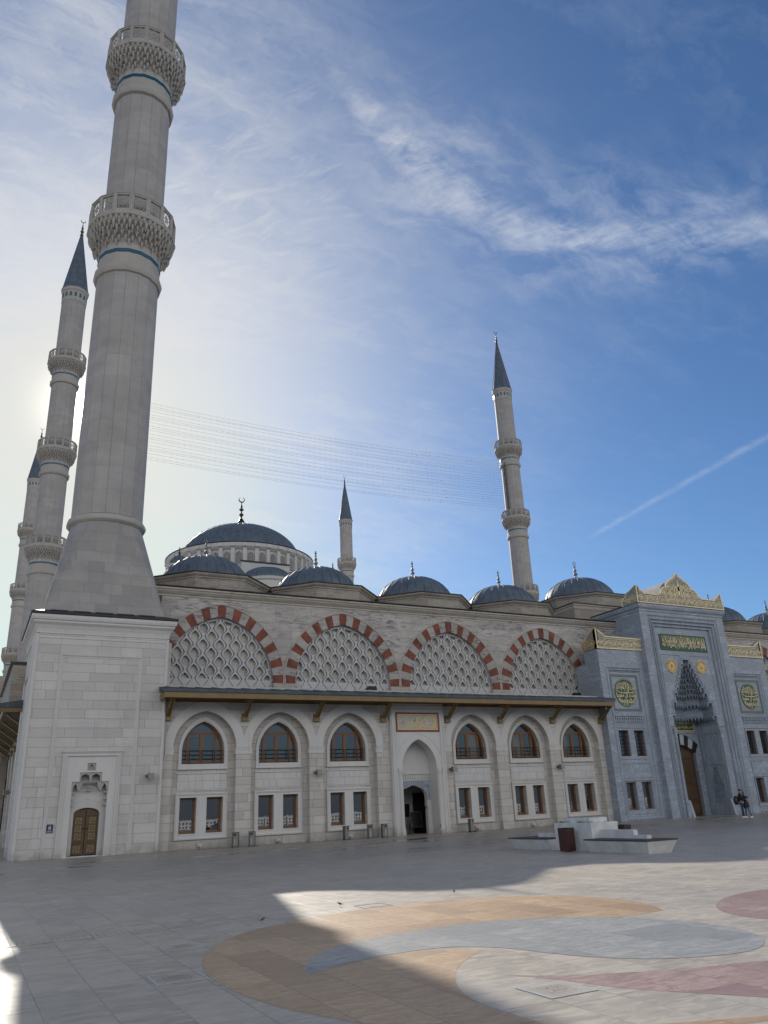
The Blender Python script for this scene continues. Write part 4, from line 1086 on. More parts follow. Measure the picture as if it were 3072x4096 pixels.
per_sb(obj('recessed_wall', m, 'recess', WL, at=(XW, sb[0], 0)))
m = MB()
for c in sb[:1]: m.box(XW+.8, XW+.84, c-1.2, c+1.2, .7, 6.5)
per_sb(obj('pane', m, 'glass', WL, at=(XW, sb[0], .7)))
m = MB().hexa([(1.36, 48.3, 7.67), (1.36, 48.3, 7.86), (4.93, 48.3, 8.47), (4.93, 48.3, 8.2)], [(1.36, 115, 7.67), (1.36, 115, 7.86), (4.93, 115, 8.47), (4.93, 115, 8.2)]).box(.95, 2.37, 48.25, 49.3, 7.60, 7.84)
obj('eave_roof', m, 'leadroof', WL)
m = MB().box(1.00, 2.37, 48.3, 48.38, 7.38, 7.60).box(1.42, 1.50, 48.4, 115, 7.38, 7.665)
obj('fascia', m, 'eavegold', WL)
m = MB()
for k in range(15): m.box(1.5+k*.0992, 1.592+k*.0992, 48.4, 115, 7.46, 7.50)
m.box(1.5, 2.98, 48.4, 115, 7.50, 7.52).box(.98, 1.5, 48.4, 49.3, 7.5, 7.6)
obj('soffit', m, 'eavewood', WL)
m = MB(); yy = 50.0
m.box(XW-.16, XW, yy-.20, yy+.20, 6.36, 6.78)
m.hexa([(XW-.14, yy-.13, 6.66), (XW-.14, yy+.13, 6.66), (XW-.28, yy+.13, 6.60), (XW-.28, yy-.13, 6.60)], [(1.78, yy-.13, 7.46), (1.78, yy+.13, 7.46), (1.62, yy+.13, 7.46), (1.62, yy-.13, 7.46)])
b0 = obj('bracket', m, 'eavegold', WL, at=(XW, yy, 6.4))
for k in range(1, 15): dup(b0, (0, 4.256*k, 0), WL)
obj('upper_wall', MB().box(4.9, 14, 54.2, 115, 8.1, 14.2).box(XW+.9, 14, 54.2, 115, .01, 8.0).box(XW+.9, 4.9, 49.4, 54.2, .01, 8.0), 'upper', WL)
obj('side_gate', MB().box(2.45, 12, 72, 92, 8.3, 14.1).box(2.45, 3.0, 74, 92, 0, 8.3), 'drum', WL)
obj('roof_edge', MB().box(2.2, 12.1, 71.8, 92.2, 14.1, 14.28), 'blacksteel', WL)
for k in range(3):
    ll = thing('wall_lamp', ['nearest floodlight on the far left side wing beside the tower edge', 'middle floodlight of the three on the left side wing', 'farthest floodlight of the three on the left side wing'][k], 'floodlight', (2.95, 59+k*9, 3.55), 'floodlights on the walls')
    obj('arm', MB().box(2.7, 2.98, 58.95+k*9, 59.05+k*9, 3.5, 3.58), 'lamp', ll); obj('housing', MB().box(2.35, 2.7, 58.75+k*9, 59.25+k*9, 3.4, 3.7), 'lamp', ll)

# ------------------------------------------------------------------ wall lamps of the front
lamps = [(8.34, YT, 'floodlight on the corner tower, right of the small wooden door'), (17.65, YF, 'floodlight on the pier between the second and third bay'),
         (26.55, YF, 'floodlight just right of the small arched entrance'), (34.85, YF, 'floodlight on the pier nearest the marble gate')]
for X, Y_, lb in lamps:
    ll = thing('wall_lamp', lb, 'floodlight', (X, Y_, 3.6), 'floodlights on the walls')
    y0_ = Y_-.03 if Y_ == YT else Y_-.002
    obj('arm', MB().box(X-.18, X-.05, y0_-.10, y0_, 3.54, 3.66).box(X-.12, X-.06, y0_-.3, y0_-.1, 3.57, 3.62), 'lamp', ll)
    obj('housing', MB().hexa([(X-.1, y0_-.18, 3.44), (X+.2, y0_-.18, 3.44), (X+.2, y0_-.42, 3.42), (X-.1, y0_-.42, 3.42)], [(X-.1, y0_-.16, 3.74), (X+.2, y0_-.16, 3.74), (X+.2, y0_-.36, 3.72), (X-.1, y0_-.36, 3.72)]), 'lamp', ll)
    obj('glass', MB().hexa([(X-.075, y0_-.42, 3.445), (X+.175, y0_-.42, 3.445), (X+.175, y0_-.426, 3.445), (X-.075, y0_-.426, 3.445)], [(X-.075, y0_-.36, 3.70), (X+.175, y0_-.36, 3.70), (X+.175, y0_-.366, 3.70), (X-.075, y0_-.366, 3.70)]), 'lampglass', ll)
for X, Z, lb in ((21.94, 8.42, 'black projector lamp lying on the eave roof above the inscription sign'), (38.3, 8.38, 'black projector lamp at the right end of the eave roof')):
    ll = thing('roof_lamp', lb, 'floodlight', (X, 44.4, Z))
    obj('housing', MB().hexa([(X-.45, 44.1, Z-.04), (X+.3, 44.1, Z-.04), (X+.3, 44.5, Z-.0), (X-.45, 44.5, Z-.0)], [(X-.2, 44.2, Z+.26), (X+.3, 44.2, Z+.26), (X+.3, 44.45, Z+.28), (X-.2, 44.45, Z+.28)]), 'blackmetal', ll)
# ------------------------------------------------------------------ marble gate
MT['lintelwhite'] = simple('white_voussoir', (.42, .44, .47), .5, 0, .1, 2)
GC = 47.7
GT = thing('marble_gate', 'tall blue-grey marble gate with gilded crests and a stalactite niche', 'gate', (GC, 42, 0))
X0, X1 = 43.3, 52.1; YP, YI = 42.0, 42.36
fld = (44.86, 50.54)
mb = MB().plate([(X0, 0), (44.02, 0), (44.02, 14.22), (51.38, 14.22), (51.38, 0), (X1, 0), (X1, 14.9), (X0, 14.9)], [], YP, YP+.4)
mb.box(X0, X0+.3, YP+.4, 48.6, 0, 14.9).box(X1-.3, X1, YP+.4, 48.6, 0, 14.9).box(X0+.3, X1-.3, 46.4, 48.6, 0, 14.9).box(X0+.3, X1-.3, YP+.4, 46.4, 14.3, 14.9)
obj('gate_wall', mb, 'marble', GT)
prof = [(0, 0), (.02, -.05), (.12, -.09), (.20, -.10), (.21, -.03), (.27, -.03), (.28, -.12), (.38, -.18), (.45, -.19), (.46, -.11), (.52, -.11), (.53, -.22), (.62, -.28), (.68, -.29), (.69, -.22), (.75, -.22), (.76, -.36), (.84, -.36)]
obj('stepped_moulding', MB().frame(44.02, 51.38, 0, 14.22, YP, prof, bottom=False), 'marblev', GT)
# niche: tiers of (half width, top height)
tiers = [(2.25, 6.92), (2.00, 7.85), (1.66, 8.55), (1.40, 8.95), (1.18, 9.32), (1.00, 9.70), (.84, 10.05), (.68, 10.40), (.50, 10.72), (.30, 11.05)]
NC = 47.6
hole = [(NC-2.25, 0)]
for i, (hw_, zt_) in enumerate(tiers):
    if i and tiers[i-1][0] != hw_: hole.append((NC-hw_, tiers[i-1][1]))
    hole.append((NC-hw_, zt_))
R_ = [(2*NC-x, z) for x, z in hole[::-1]]
mb = MB().plate([(fld[0], 0)]+hole+R_+[(fld[1], 0), (fld[1], 13.38), (fld[0], 13.38)], [], YI, YI+.018)
obj('field', mb, 'marble', GT)
mb = MB()
off = [(NC+(x-NC)*1.0+(-.13 if x < NC else .13), z+.13) for x, z in hole[1:]]
L = [(x-.0, YI-.02, z) for x, z in off if z > 6.3]; mb.tube(L, .03, 4); mb.tube([(2*NC-x, y_, z) for x, y_, z in L], .03, 4)
for s_ in (-1, 1):   # triangular panels beside the niche
    P = [(NC+s_*.62, 11.35), (NC+s_*2.55, 11.35), (NC+s_*2.62, 7.0), (NC+s_*2.48, 7.0), (NC+s_*.62, 11.35)]
    mb.tube([(x, YI-.01, z) for x, z in P[:3]], .028, 4); mb.tube([(NC+s_*.55, YI-.01, 11.35), (NC+s_*2.15, YI-.01, 7.3)], .028, 4) if s_ < 0 else None
mb.tube([(fld[0]+.05, YI-.02, 6.15), (NC-2.3, YI-.02, 6.15)], .03, 4); mb.tube([(NC+2.3, YI-.02, 6.15), (fld[1]-.05, YI-.02, 6.15)], .03, 4)
obj('incised_frame', mb, 'marblev', GT)
YB = 44.42
mb = MB().box(NC-2.25, NC-2.2, YI+.0, YB, 0, 6.1) if False else MB()
def vault(mb):
    prev = None
    for i in range(1, len(tiers)):
        hw_, zt_ = tiers[i]; zb_ = tiers[i-1][1]; d = (YB-YI)*(hw_/2.25)**.8
        pts = [(NC-hw_, YI+.02), (NC-hw_, YI+d*.55), (NC-hw_*.55, YI+d), (NC+hw_*.55, YI+d), (NC+hw_, YI+d*.55), (NC+hw_, YI+.02)]
        v = [(x, y_, z) for z in (zb_, zt_) for x, y_ in pts]; n = 6
        mb.add(v, [(k, k+1, k+1+n, k+n) for k in range(n-1)])
        if prev:   # ledge
            vv = [(x, y_, zb_) for x, y_ in prev]+[(x, y_, zb_) for x, y_ in pts]; mb.add(vv, [(k, k+1, k+1+n, k+n) for k in range(n-1)])
        prev = pts
    mb.add([(x, y_, tiers[-1][1]) for x, y_ in prev], [tuple(range(6))])
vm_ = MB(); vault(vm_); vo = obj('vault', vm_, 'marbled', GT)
st = MB()
def stal(px, py, dx, dy, z, w_, o_, h):
    """hanging corbel; (dx,dy) points into the niche"""
    P = lambda rr, tt, zz: (px+dx*rr-dy*tt, py+dy*rr+dx*tt, zz)
    v = [P(-.05, -w_/2, z), P(-.05, w_/2, z), P(o_*.8, w_*.45, z), P(o_, 0, z), P(o_*.8, -w_*.45, z), P(-.05, -w_*.34, z-h*.5), P(-.05, w_*.34, z-h*.5), P(o_*.7, w_*.25, z-h*.45), P(o_*.9, 0, z-h*.5), P(o_*.7, -w_*.25, z-h*.45), P(o_*.3, 0, z-h)]
    st.add(v, [(0, 1, 2, 3, 4), (0, 5, 6, 1), (1, 6, 7, 2), (2, 7, 8, 3), (3, 8, 9, 4), (4, 9, 5, 0), (5, 10, 6), (6, 10, 7), (7, 10, 8), (8, 10, 9), (9, 10, 5)])
for i in range(1, len(tiers)):
    hw_, zt_ = tiers[i]; zb_ = tiers[i-1][1]; d = (YB-YI)*(hw_/2.25)**.8
    pts = [(NC-hw_, YI+.02), (NC-hw_, YI+d*.55), (NC-hw_*.55, YI+d), (NC+hw_*.55, YI+d), (NC+hw_, YI+d*.55), (NC+hw_, YI+.02)]
    for k in range(5):
        a, b_ = Vector(pts[k]), Vector(pts[k+1]); Ls = (b_-a).length; n = max(1, round(Ls/.24)); dd = (b_-a)/Ls
        nr = Vector((-dd.y, dd.x)); nr = nr if nr.dot(Vector((NC, YI))-a) > 0 else -nr
        for q in range(n):
            p = a+dd*Ls*(q+.5)/n; stal(p.x, p.y, nr.x, nr.y, zb_+.02, Ls/n*.92, .13, .25 if i > 3 else .32)
            stal(p.x+nr.x*.0, p.y, nr.x, nr.y, zb_-.14, Ls/n*.5, .07, .18)
for s_ in (-1, 1):   # low corbel row along the side walls
    for row, zz in ((0, 6.55), (1, 6.85)):
        for q in range(9): stal(NC+s_*2.25, YI+.14+q*.22+(.11 if row else 0), -s_, 0, zz, .2, .10+.08*row, .27)
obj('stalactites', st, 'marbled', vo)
# raised stiles on the right-hand flank
for s_ in (-1, 1):
    xw = NC+s_*2.25; a_, b2 = sorted((xw, xw-s_*.05))
    mb = MB().add([(xw, YI+.02, 0), (xw, YB, 0), (xw, YB, 6.91), (xw, YI+.02, 6.91)], [(0, 1, 2, 3)])
    for (ya, yb_, za, zb_) in ((YI+.05, YI+.2, 0, 6.0), (YB-.25, YB-.06, 0, 6.0), (YI+.2, YB-.25, 5.72, 5.95), (YI+.2, YB-.25, 3.5, 3.72), (YI+.2, YB-.25, 0, .8)): mb.box(a_, b2, ya, yb_, za, zb_)
    obj('niche_flank', mb, 'marblev', GT)
mb = MB()      # little side niche
xw = NC+2.24
for k, (hw_, zz) in enumerate(((.48, 2.15), (.40, 2.4), (.30, 2.62), (.22, 2.85), (.13, 3.05), (.06, 3.3))):
    mb.box(xw-.012-.001*k, xw-.002, 43.35-hw_, 43.35+hw_, zz-.25 if k else .85, zz)
    for q in (-1, 0, 1): mb.box(xw-.06, xw-.012, 43.35+q*hw_*.8-.05, 43.35+q*hw_*.8+.05, zz-.1, zz+.01)
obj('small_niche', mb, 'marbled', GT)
# back wall with arched striped door head
def seg(w_, z0_, rise, n=12): return [(NC+w_*cos(pi*k/n) if False else NC+w_*(1-2*k/n), z0_+rise*(1-(1-2*k/n)**2)) for k in range(n+1)]
din = seg(1.62, 4.42, .62, 18); dout = seg(1.95, 4.98, .85, 18)
mb = MB().plate([(NC-2.25, 0), (NC-1.62, 0)]+din[::-1]+[(NC+1.62, 0), (NC+2.25, 0), (NC+2.25, 8.2), (NC-2.25, 8.2)], [], YB-.0, YB+.35)
bw = obj('niche_back', mb, 'marble', GT)
mb = MB()
for k in range(9): mb.strip(din[2*k:2*k+3], dout[2*k:2*k+3], YB-.03, YB+.2, k % 2)
obj('striped_lintel', mb, ['board', 'signgreystone'] if False else ['board', 'lintelwhite'], bw)
mb = MB().tube([(x, YB-.05, z+.05) for x, z in dout], .06, 6).box(NC-2.22, NC+2.22, YB-.07, YB, 5.86, 5.93)
obj('moulding', mb, 'marblev', bw)
tb = obj('inscription_tablet', MB().box(NC-1.9, NC+1.9, YB-.03, YB, 6.0, 6.88), 'green', bw, at=(NC, YB, 6))
obj('border', MB().plate(rect(NC-1.9, NC+1.9, 6.0, 6.88), [rect(NC-1.83, NC+1.83, 6.07, 6.81)], YB-.045, YB-.03), 'gold', tb)
mb = MB()
for r_, s_ in enumerate(('انما يعمر مساجد الله من آمن بالله واليوم', 'الآخر واقام الصلوة وآتى الزكوة ولم يخش')):
    text_into(mb, shape_ar(s_), NC-1.75, NC+1.75, 6.46-r_*.34, 6.79-r_*.34, YB-.031, .008, .012)
obj('lettering', mb, 'gold', tb)
# wooden door
yd = YB+.28
gd = obj('door', MB().box(NC-1.62, NC+1.62, yd, yd+.1, .03, 5.05), 'gatewood', GT, at=(NC, yd, 0))
mb = MB()
for s_ in (-1, 1):
    xc = NC+s_*.81
    mb.box(xc-.55, xc+.55, yd-.02, yd, .25, .85).box(xc-.55, xc+.55, yd-.02, yd, 1.25, 3.9).box(xc-.55, xc+.55, yd-.02, yd, 4.1, 4.6)
obj('carved_panel', mb, 'doorwood', gd)
mb = MB()
for s_ in (-1, 1):
    xc = NC+s_*.81
    for r_ in (.15, .32, .5): mb.tube([(xc+r_*cos(k*pi/8), yd-.03, 2.6+r_*1.2*sin(k*pi/8)) for k in range(17)], .016, 4)
    for i in range(-3, 4):
        for j in range(-8, 9):
            if (i+j) % 2 == 0: mb.tube([(xc+i*.15+.07*cos(k*pi/3), yd-.028, 2.57+j*.15+.07*sin(k*pi/3)) for k in range(7)], .010, 3)
obj('lattice_carving', mb, 'gatewood', gd)
# colonnettes, plinth scrolls
for s_ in (-1, 1):
    mb = MB().lathe([(.20, 0), (.20, .5), (.15, .8), (.19, .95), (.13, 1.05), (.125, 1.3), (.125, 5.3), (.15, 5.35), (.12, 5.45), (.19, 5.8), (.2, 6.0)], 12, (NC+s_*2.36, YI-.02))
    x_ = NC+s_*2.1
    mb.hexa([(x_-.12, YI-.28, 0), (x_+.12, YI-.28, 0), (x_+.12, YI+.1, 0), (x_-.12, YI+.1, 0)], [(x_-.1, YI-.05, 1.1), (x_+.1, YI-.05, 1.1), (x_+.1, YI+.1, 1.1), (x_-.1, YI+.1, 1.1)])
    obj('colonnette', mb, 'marblev', GT, smooth=40)
# big inscription
ip = obj('inscription_panel', MB().box(45.25, 50.15, YI-.04, YI, 11.70, 12.93), 'green', GT, at=(GC, YI, 11.7))
mb = MB(); yy = YI-.041
text_into(mb, shape_ar('انما يعمر مساجد الله من آمن بالله واليوم الآخر'), 45.45, 49.95, 11.95, 12.82, yy, .02, .018)
text_into(mb, shape_ar('واقام الصلوة وآتى الزكوة ولم يخش الا الله'), 45.42, 49.98, 11.80, 12.45, yy, .02, .018)
for k in range(26):
    x_ = 45.55+k*.172+random.uniform(-.03, .03); stroke(mb, [(x_-.02, 12.80), (x_, 12.6), (x_+.02, 12.25+random.uniform(-.1, .1))], .035, yy, .02)
obj('lettering', mb, 'goldpale', ip)
# rosettes
def rosette(cx_, cz_, r_, y_):
    o = MB(); P = lambda a, q: (cx_+q*cos(a), cz_+q*sin(a))
    T = lambda x, yq, z: (x, yq, z)
    o.tube([(cx_+r_*cos(k*pi/12), y_-.03, cz_+r_*sin(k*pi/12)) for k in range(24)], .045, 6, closed=True)
    for k in range(18):
        a = 2*pi*k/18; stroke(o, [P(a, r_*.25), P(a+.18, r_*.5), P(a+.42, r_*.84)], .07, y_-.005, .035)
    o.ball((cx_, y_-.03, cz_), r_*.2, 10, 6)
    ro = obj('rosette', o, 'gold', GT, at=(cx_, y_, cz_))
    disc = [(cx_+r_*cos(k*pi/12), cz_+r_*sin(k*pi/12)) for k in range(24)]
    obj('ground', MB().plate(disc, [], y_-.012, y_), 'marble', ro)
    return ro
rosette(46.05, 10.52, .48, YI); rosette(49.15, 10.52, .48, YI)
# top cornice and crest
CP = [(0, 14.45), (.05, 14.5), (.06, 14.62), (.16, 14.74), (.2, 14.86), (.2, 15.02), (0, 15.04)]
obj('cornice', MB().sweep([(X0, 48.6), (X0, YP), (X1, YP), (X1, 48.6)][::-1], [(-o_, z) for o_, z in CP]).add([(X0, 42, 14.95), (X1, 42, 14.95), (X1, 48.6, 14.95), (X0, 48.6, 14.95)], [(0, 1, 2, 3)]), 'marble', GT)
obj('roof_edge', MB().box(X0-.24, X0-.0, 43.4, 48.6, 15.04, 15.1), 'blacksteel', GT)
def scroll(o, x0_, x1_, z0_, z1_, y_, seed, inside=None, step=.62):
    step *= .8
    """running vine with curls, leaves and flowers"""
    rnd = random.Random(seed); n = max(1, int((x1_-x0_)/step)); st_ = (x1_-x0_)/n; zc = (z0_+z1_)/2; a_ = (z1_-z0_)*.42
    def ok(p): return inside is None or inside(p)
    def ss(pts, w_):
        run = []
        for p in pts:
            if ok(p): run.append(p)
            else:
                if len(run) > 1: stroke(o, run, [w_]*len(run), y_, .03)
                run = []
        if len(run) > 1: stroke(o, run, [w_]*len(run), y_, .03)
    ss([(x0_+(x1_-x0_)*k/(n*8), zc+a_*.75*sin(pi*k/8)) for k in range(n*8+1)], .05)
    ss([(x0_+(x1_-x0_)*k/(n*8), zc-a_*.75*sin(pi*k/8)) for k in range(n*8+1)], .035)
    for k in range(n):
        cx_ = x0_+(k+.5)*st_; s_ = -1 if k % 2 else 1; cz_ = zc-s_*a_*.12
        ss([(cx_+a_*.62*(1-q/11)*cos(s_*q*.62-1.2*s_), cz_+a_*.62*(1-q/11)*sin(s_*q*.62-1.2*s_)) for q in range(9)], .042)
        for q in range(6):
            a = q*pi/3; p0 = (cx_+.02*cos(a), cz_+.02*sin(a)); p1 = (cx_+a_*.3*cos(a), cz_+a_*.3*sin(a))
            if ok(p1): stroke(o, [p0, ((p0[0]+p1[0])/2, (p0[1]+p1[1])/2), p1], [.03, .085, .03], y_, .032)
        for q in range(6):
            p = (cx_+rnd.uniform(-.5, .5)*st_, zc+rnd.choice((-1, 1))*a_*rnd.uniform(.6, 1)); e = (p[0]+rnd.uniform(-.1, .1), p[1]+rnd.uniform(-.08, .08))
            if ok(p) and ok(e): stroke(o, [p, ((p[0]+e[0])/2+.02, (p[1]+e[1])/2), e], [.02, .065, .02], y_, .03)
def inpoly(poly):
    def f(p):
        c = False; n = len(poly)
        for i in range(n):
            a, b_ = poly[i], poly[(i+1) % n]
            if (a[1] > p[1]) != (b_[1] > p[1]) and p[0] < (b_[0]-a[0])*(p[1]-a[1])/(b_[1]-a[1])+a[0]: c = not c
        return c
    return f
CY = 41.80; CXc = 47.58
half = [(0, 17.68), (.22, 17.45), (.55, 17.22), (.95, 17.0), (1.25, 16.75), (1.38, 16.5), (1.62, 16.42), (1.92, 16.2), (2.05, 15.92), (2.22, 15.86), (2.25, 15.80)]
rgt = [(CXc+x, z) for x, z in half]+[(51.35, 15.80), (51.42, 15.95), (51.72, 16.08), (52.12, 16.38), (52.22, 15.06)]
lft = [(2*CXc-x, z) for x, z in [(CXc+x, z) for x, z in half]][::-1]
lft = [(43.10, 15.06), (43.16, 16.38), (43.42, 16.05), (43.72, 15.92), (43.82, 15.80)]+lft
poly = lft+rgt[1:]
cr = obj('crest', MB().plate(poly, [], CY, CY+.28, back=True), 'crestgreen', GT, at=(GC, CY, 15.06))
o = MB(); stroke(o, poly, [.10]*len(poly), CY-.001, .05); o.box(43.1, 52.2, CY-.055, CY-.001, 15.06, 15.14)
ins = [(x*.985+CXc*.015, z-.16) for x, z in poly[1:-1]]
stroke(o, [(43.3, 16.0)]+ins[1:-1]+[(52.0, 16.0)], [.04]*(len(ins)), CY-.001, .035)
chk = inpoly([(x, z-.12) for x, z in poly])
chk2 = lambda p: chk(p) and p[1] > 15.16
scroll(o, 43.2, 52.1, 15.12, 15.78, CY-.001, 3, chk2)
scroll(o, 45.6, 49.6, 15.7, 16.25, CY-.001, 4, chk2, .5)
scroll(o, 46.2, 49.0, 16.2, 16.8, CY-.001, 5, chk2, .45)
for s_ in (-1, 1):
    for rr, zc in ((.36, 16.0), (.75, 15.95), (1.2, 15.9)):
        pts = [(CXc+s_*(rr+.32*rr*cos(a)), zc+.45*sin(a)) for a in [k*pi/8 for k in range(17)]]
        pts = [p for p in pts if chk2(p)]
        if len(pts) > 2: stroke(o, pts, [.04]*len(pts), CY-.001, .035)
for k in range(9):
    a = k*pi/8; stroke(o, [(CXc, 16.3), (CXc+.2*cos(a), 16.3+.32*sin(a))], [.05, .12], CY-.001, .04)
stroke(o, [(CXc, 15.9), (CXc, 16.3), (CXc, 16.8), (CXc, 17.2)], [.05, .22, .10, .03], CY-.001, .04)
obj('gilded_relief', o, 'goldpale', cr)
# crest return along the left flank
TF = lambda x, y_, z: (X0-.2+(y_-CY), x, z)
fl = [(41.80, 15.06), (43.35, 15.06), (43.42, 15.35), (43.3, 15.62), (42.95, 15.72), (42.85, 15.95), (42.5, 16.05), (41.80, 16.38)]
obj('flank_crest', MB().plate(fl, [], CY, CY+.2, T=TF, back=True), 'crestgreen', cr)
o = MB(); stroke(o, fl[1:], [.08]*7, CY-.001, .04); scroll(o, 41.9, 43.3, 15.12, 15.8, CY-.001, 8, inpoly(fl), .5); o.v = [TF(x, y_, z) for x, y_, z in o.v]
obj('flank_relief', o, 'goldpale', cr)
va_ = [(CXc-2.05*cos(pi*k/14), 15.0+2.2*sin(pi*k/14)**.8) for k in range(15)]
obj('roof_vault', MB().plate(va_, [], CY+.3, CY+2.6, back=True), 'roofgrey', GT)
for X in (44.55, 50.95):
    obj('roof_finial', MB().lathe([(.09, 15.0), (.05, 15.8), (.11, 15.9), (.05, 16.0), (.16, 16.2), (.01, 16.45)], 8, (X, 43.3)), 'greyfin', GT)

# flanking blocks
def flank(sgn):
    T = (lambda x, y_, z: (x, y_, z)) if sgn > 0 else (lambda x, y_, z: (2*GC-x, y_, z))
    def O_(name, mb, mat, par, at):
        mb.v = [T(*v) for v in mb.v]; return obj(name, mb, mat, par, at=T(*at))
    xa, xb, yf, yi = 39.05, 43.3, 42.40, 42.56; cc = 41.25
    mb = MB().plate(rect(xa, xb, 0, 11.5), [rect(39.66, 42.98, .1, 10.22)], yf, yi+.05)
    mb.add([(xa, yi+.05, 0), (xa, 44.9, 0), (xa, 44.9, 10.6), (xa, 43.85, 10.6), (xa, 43.85, 11.5), (xa, yi+.05, 11.5)], [(0, 1, 2, 3, 4, 5)])
    mb.box(xa+.01, xb-.01, yf+.2, 43.85, 11.38, 11.49).box(xa+.01, xb-.01, 43.80, 43.85, 10.5, 11.45)
    b_ = O_('flank_block', mb, 'marble', GT, (cc, yf, 0))
    mb = MB().frame(39.62, 43.02, .06, 10.26, yf, [(0, 0), (0, .03), (.05, .05), (.09, .0), (.14, -.03), (.2, -.02), (.24, -.10), (.3, -.12), (.34, -.16)])
    O_('panel_moulding', mb, 'marblev', b_, (cc, yf, 0))
    W4 = [rect(cc-1.17, cc-.27, .68, 2.45), rect(cc+.27, cc+1.17, .68, 2.45), rect(cc-1.17, cc-.27, 4.14, 5.88), rect(cc+.27, cc+1.17, 4.14, 5.88)]
    mb = MB().plate(rect(39.6, 43.05, .05, 10.3), W4, yi, yi+.5)
    O_('inner_wall', mb, 'marble', b_, (cc, yi, 0))
    mb = MB().frame(cc-1.33, cc+1.33, .4, 2.6, yi, [(0, 0), (0, .06), (.06, .06), (.1, 0)]).frame(cc-1.33, cc+1.33, 2.72, 3.70, yi, [(0, 0), (0, .04), (.05, .04), (.09, 0)]).frame(cc-1.33, cc+1.33, 3.95, 6.1, yi, [(0, 0), (0, .05), (.05, .05), (.09, 0)])
    mb.box(cc-1.34, cc+1.34, yi-.10, yi, 6.84, 6.90).box(cc-1.34, cc+1.34, yi-.06, yi, 6.40, 6.45)
    for k in range(13):
        for r_ in (0, 1): mb.box(cc-1.3+k*.203, cc-1.3+k*.203+.14, yi-.05-.03*r_, yi, 6.47+r_*.19, 6.62+r_*.19)
    O_('window_surround', mb, 'marblev', b_, (cc, yi, 0))
    for X in (cc-1.17, cc+.27):
        for z0_, z1_, bars in ((.68, 2.45, False), (4.14, 5.88, True)):
            w = MB(); y_ = yi+.28; t_ = .085
            w.plate(rect(X, X+.9, z0_, z1_), [rect(X+t_, X+.9-t_, z0_+t_, z1_-t_)], y_, y_+.1)
            f = O_('window', w, 'wood', b_, (X+.45, y_, z0_))
            O_('pane', MB().box(X+t_*.8, X+.9-t_*.8, y_+.05, y_+.06, z0_+t_*.8, z1_-t_*.8), 'glass', f, (X+.45, y_, z0_))
            if bars:
                r_ = MB()
                for q in range(4): r_.tube([(X+.12+q*.22, yi+.10, z0_), (X+.12+q*.22, yi+.10, z1_)], .016, 5)
                for q in range(7): r_.tube([(X-.01, yi+.10, z0_+.14+q*.245), (X+.91, yi+.10, z0_+.14+q*.245)], .014, 5)
                O_('window_bars', r_, 'blackmetal', f, (X+.45, y_, z0_))
    # roundel
    cz = 8.48
    pn = O_('roundel_frame', MB().plate(rect(cc-1.32, cc+1.32, 7.2, 9.76), [rect(cc-1.16, cc+1.16, 7.36, 9.60)], yi-.03, yi), 'greyframe', b_, (cc, yi, cz))
    rd = O_('roundel', MB().plate([(cc+.97*cos(k*pi/20), cz+.99*sin(k*pi/20)) for k in range(40)], [], yi-.05, yi), 'green', pn, (cc, yi, cz))
    # lettering must read the same way on both sides: build it unmirrored
    cx2 = cc if sgn > 0 else 2*GC-cc
    o = MB(); y_ = yi-.051
    def wp(X, Z):
        dz = max(-.97, min(.97, (Z-cz)/.95)); return (cx2+(X-cx2)*sqrt(max(.05, 1-dz*dz))*1.0, Z)
    text_into(o, shape_ar('أشهد أن لا إله إلا الله'), cx2-.95, cx2+.95, cz+.02, cz+.84, y_, .02, .02, wp)
    text_into(o, shape_ar('وأشهد أن محمدا'), cx2-.93, cx2+.93, cz-.42, cz+.12, y_, .02, .024, wp)
    text_into(o, shape_ar('عبده ورسوله'), cx2-.9, cx2+.9, cz-.88, cz-.25, y_, .02, .026, wp)
    for k in range(11):
        x_ = cx2-.55+k*.11; stroke(o, [(x_-.02, cz+.80-abs(k-5)*.045), (x_+.03, cz+.2)], [.028, .02], y_, .02)
    stroke(o, [(cx2-.9, cz+.15), (cx2-.5, cz-.02), (cx2, cz-.03), (cx2+.5, cz-.0), (cx2+.85, cz+.1)], .05, y_, .022)
    stroke(o, [(cx2+.92*cos(k*pi/20), cz+.94*sin(k*pi/20)) for k in range(41)], [.018]*41, y_, .012)
    obj('lettering', o, 'goldpale', rd)
    # crest
    cp = [(xa-.04, 11.52), (xb, 11.52), (xb, 12.42), (39.86, 12.46), (39.74, 12.62), (39.5, 12.72), (39.3, 12.86), (xa-.04, 13.0)]
    yc = yf-.05
    ck = O_('crest', MB().plate(cp, [], yc, yc+.25, back=True), 'crestgreen', b_, (cc, yc, 11.5))
    o = MB(); o.box(xa-.05, xb, yc-.04, yc, 11.52, 11.60).box(xa-.05, xb, yc-.03, yc, 11.64, 11.67)
    stroke(o, [(xb-.01, 12.37), (39.82, 12.41), (39.68, 12.58), (39.45, 12.68), (39.25, 12.8), (xa+.0, 12.95), (xa+.0, 11.55)], [.09]*7, yc-.001, .045)
    stroke(o, [(xb-.01, 12.24), (39.78, 12.27), (39.6, 12.45), (39.3, 12.62)], [.035]*4, yc-.001, .035)
    scroll(o, xa+.1, xb-.05, 11.68, 12.22, yc-.001, 11, None, .48)
    O_('gilded_relief', o, 'goldpale', ck, (cc, yc, 11.5))
    TF2 = lambda x, y_, z: T(xa-.04+(y_-yc), x, z)
    fl2 = [(yc, 11.52), (43.9, 11.52), (43.95, 11.9), (43.8, 12.12), (43.45, 12.25), (43.3, 12.5), (42.85, 12.75), (yc, 13.0)]
    obj('flank_crest', MB().plate(fl2, [], yc, yc+.2, T=TF2, back=True), 'crestflank', ck)
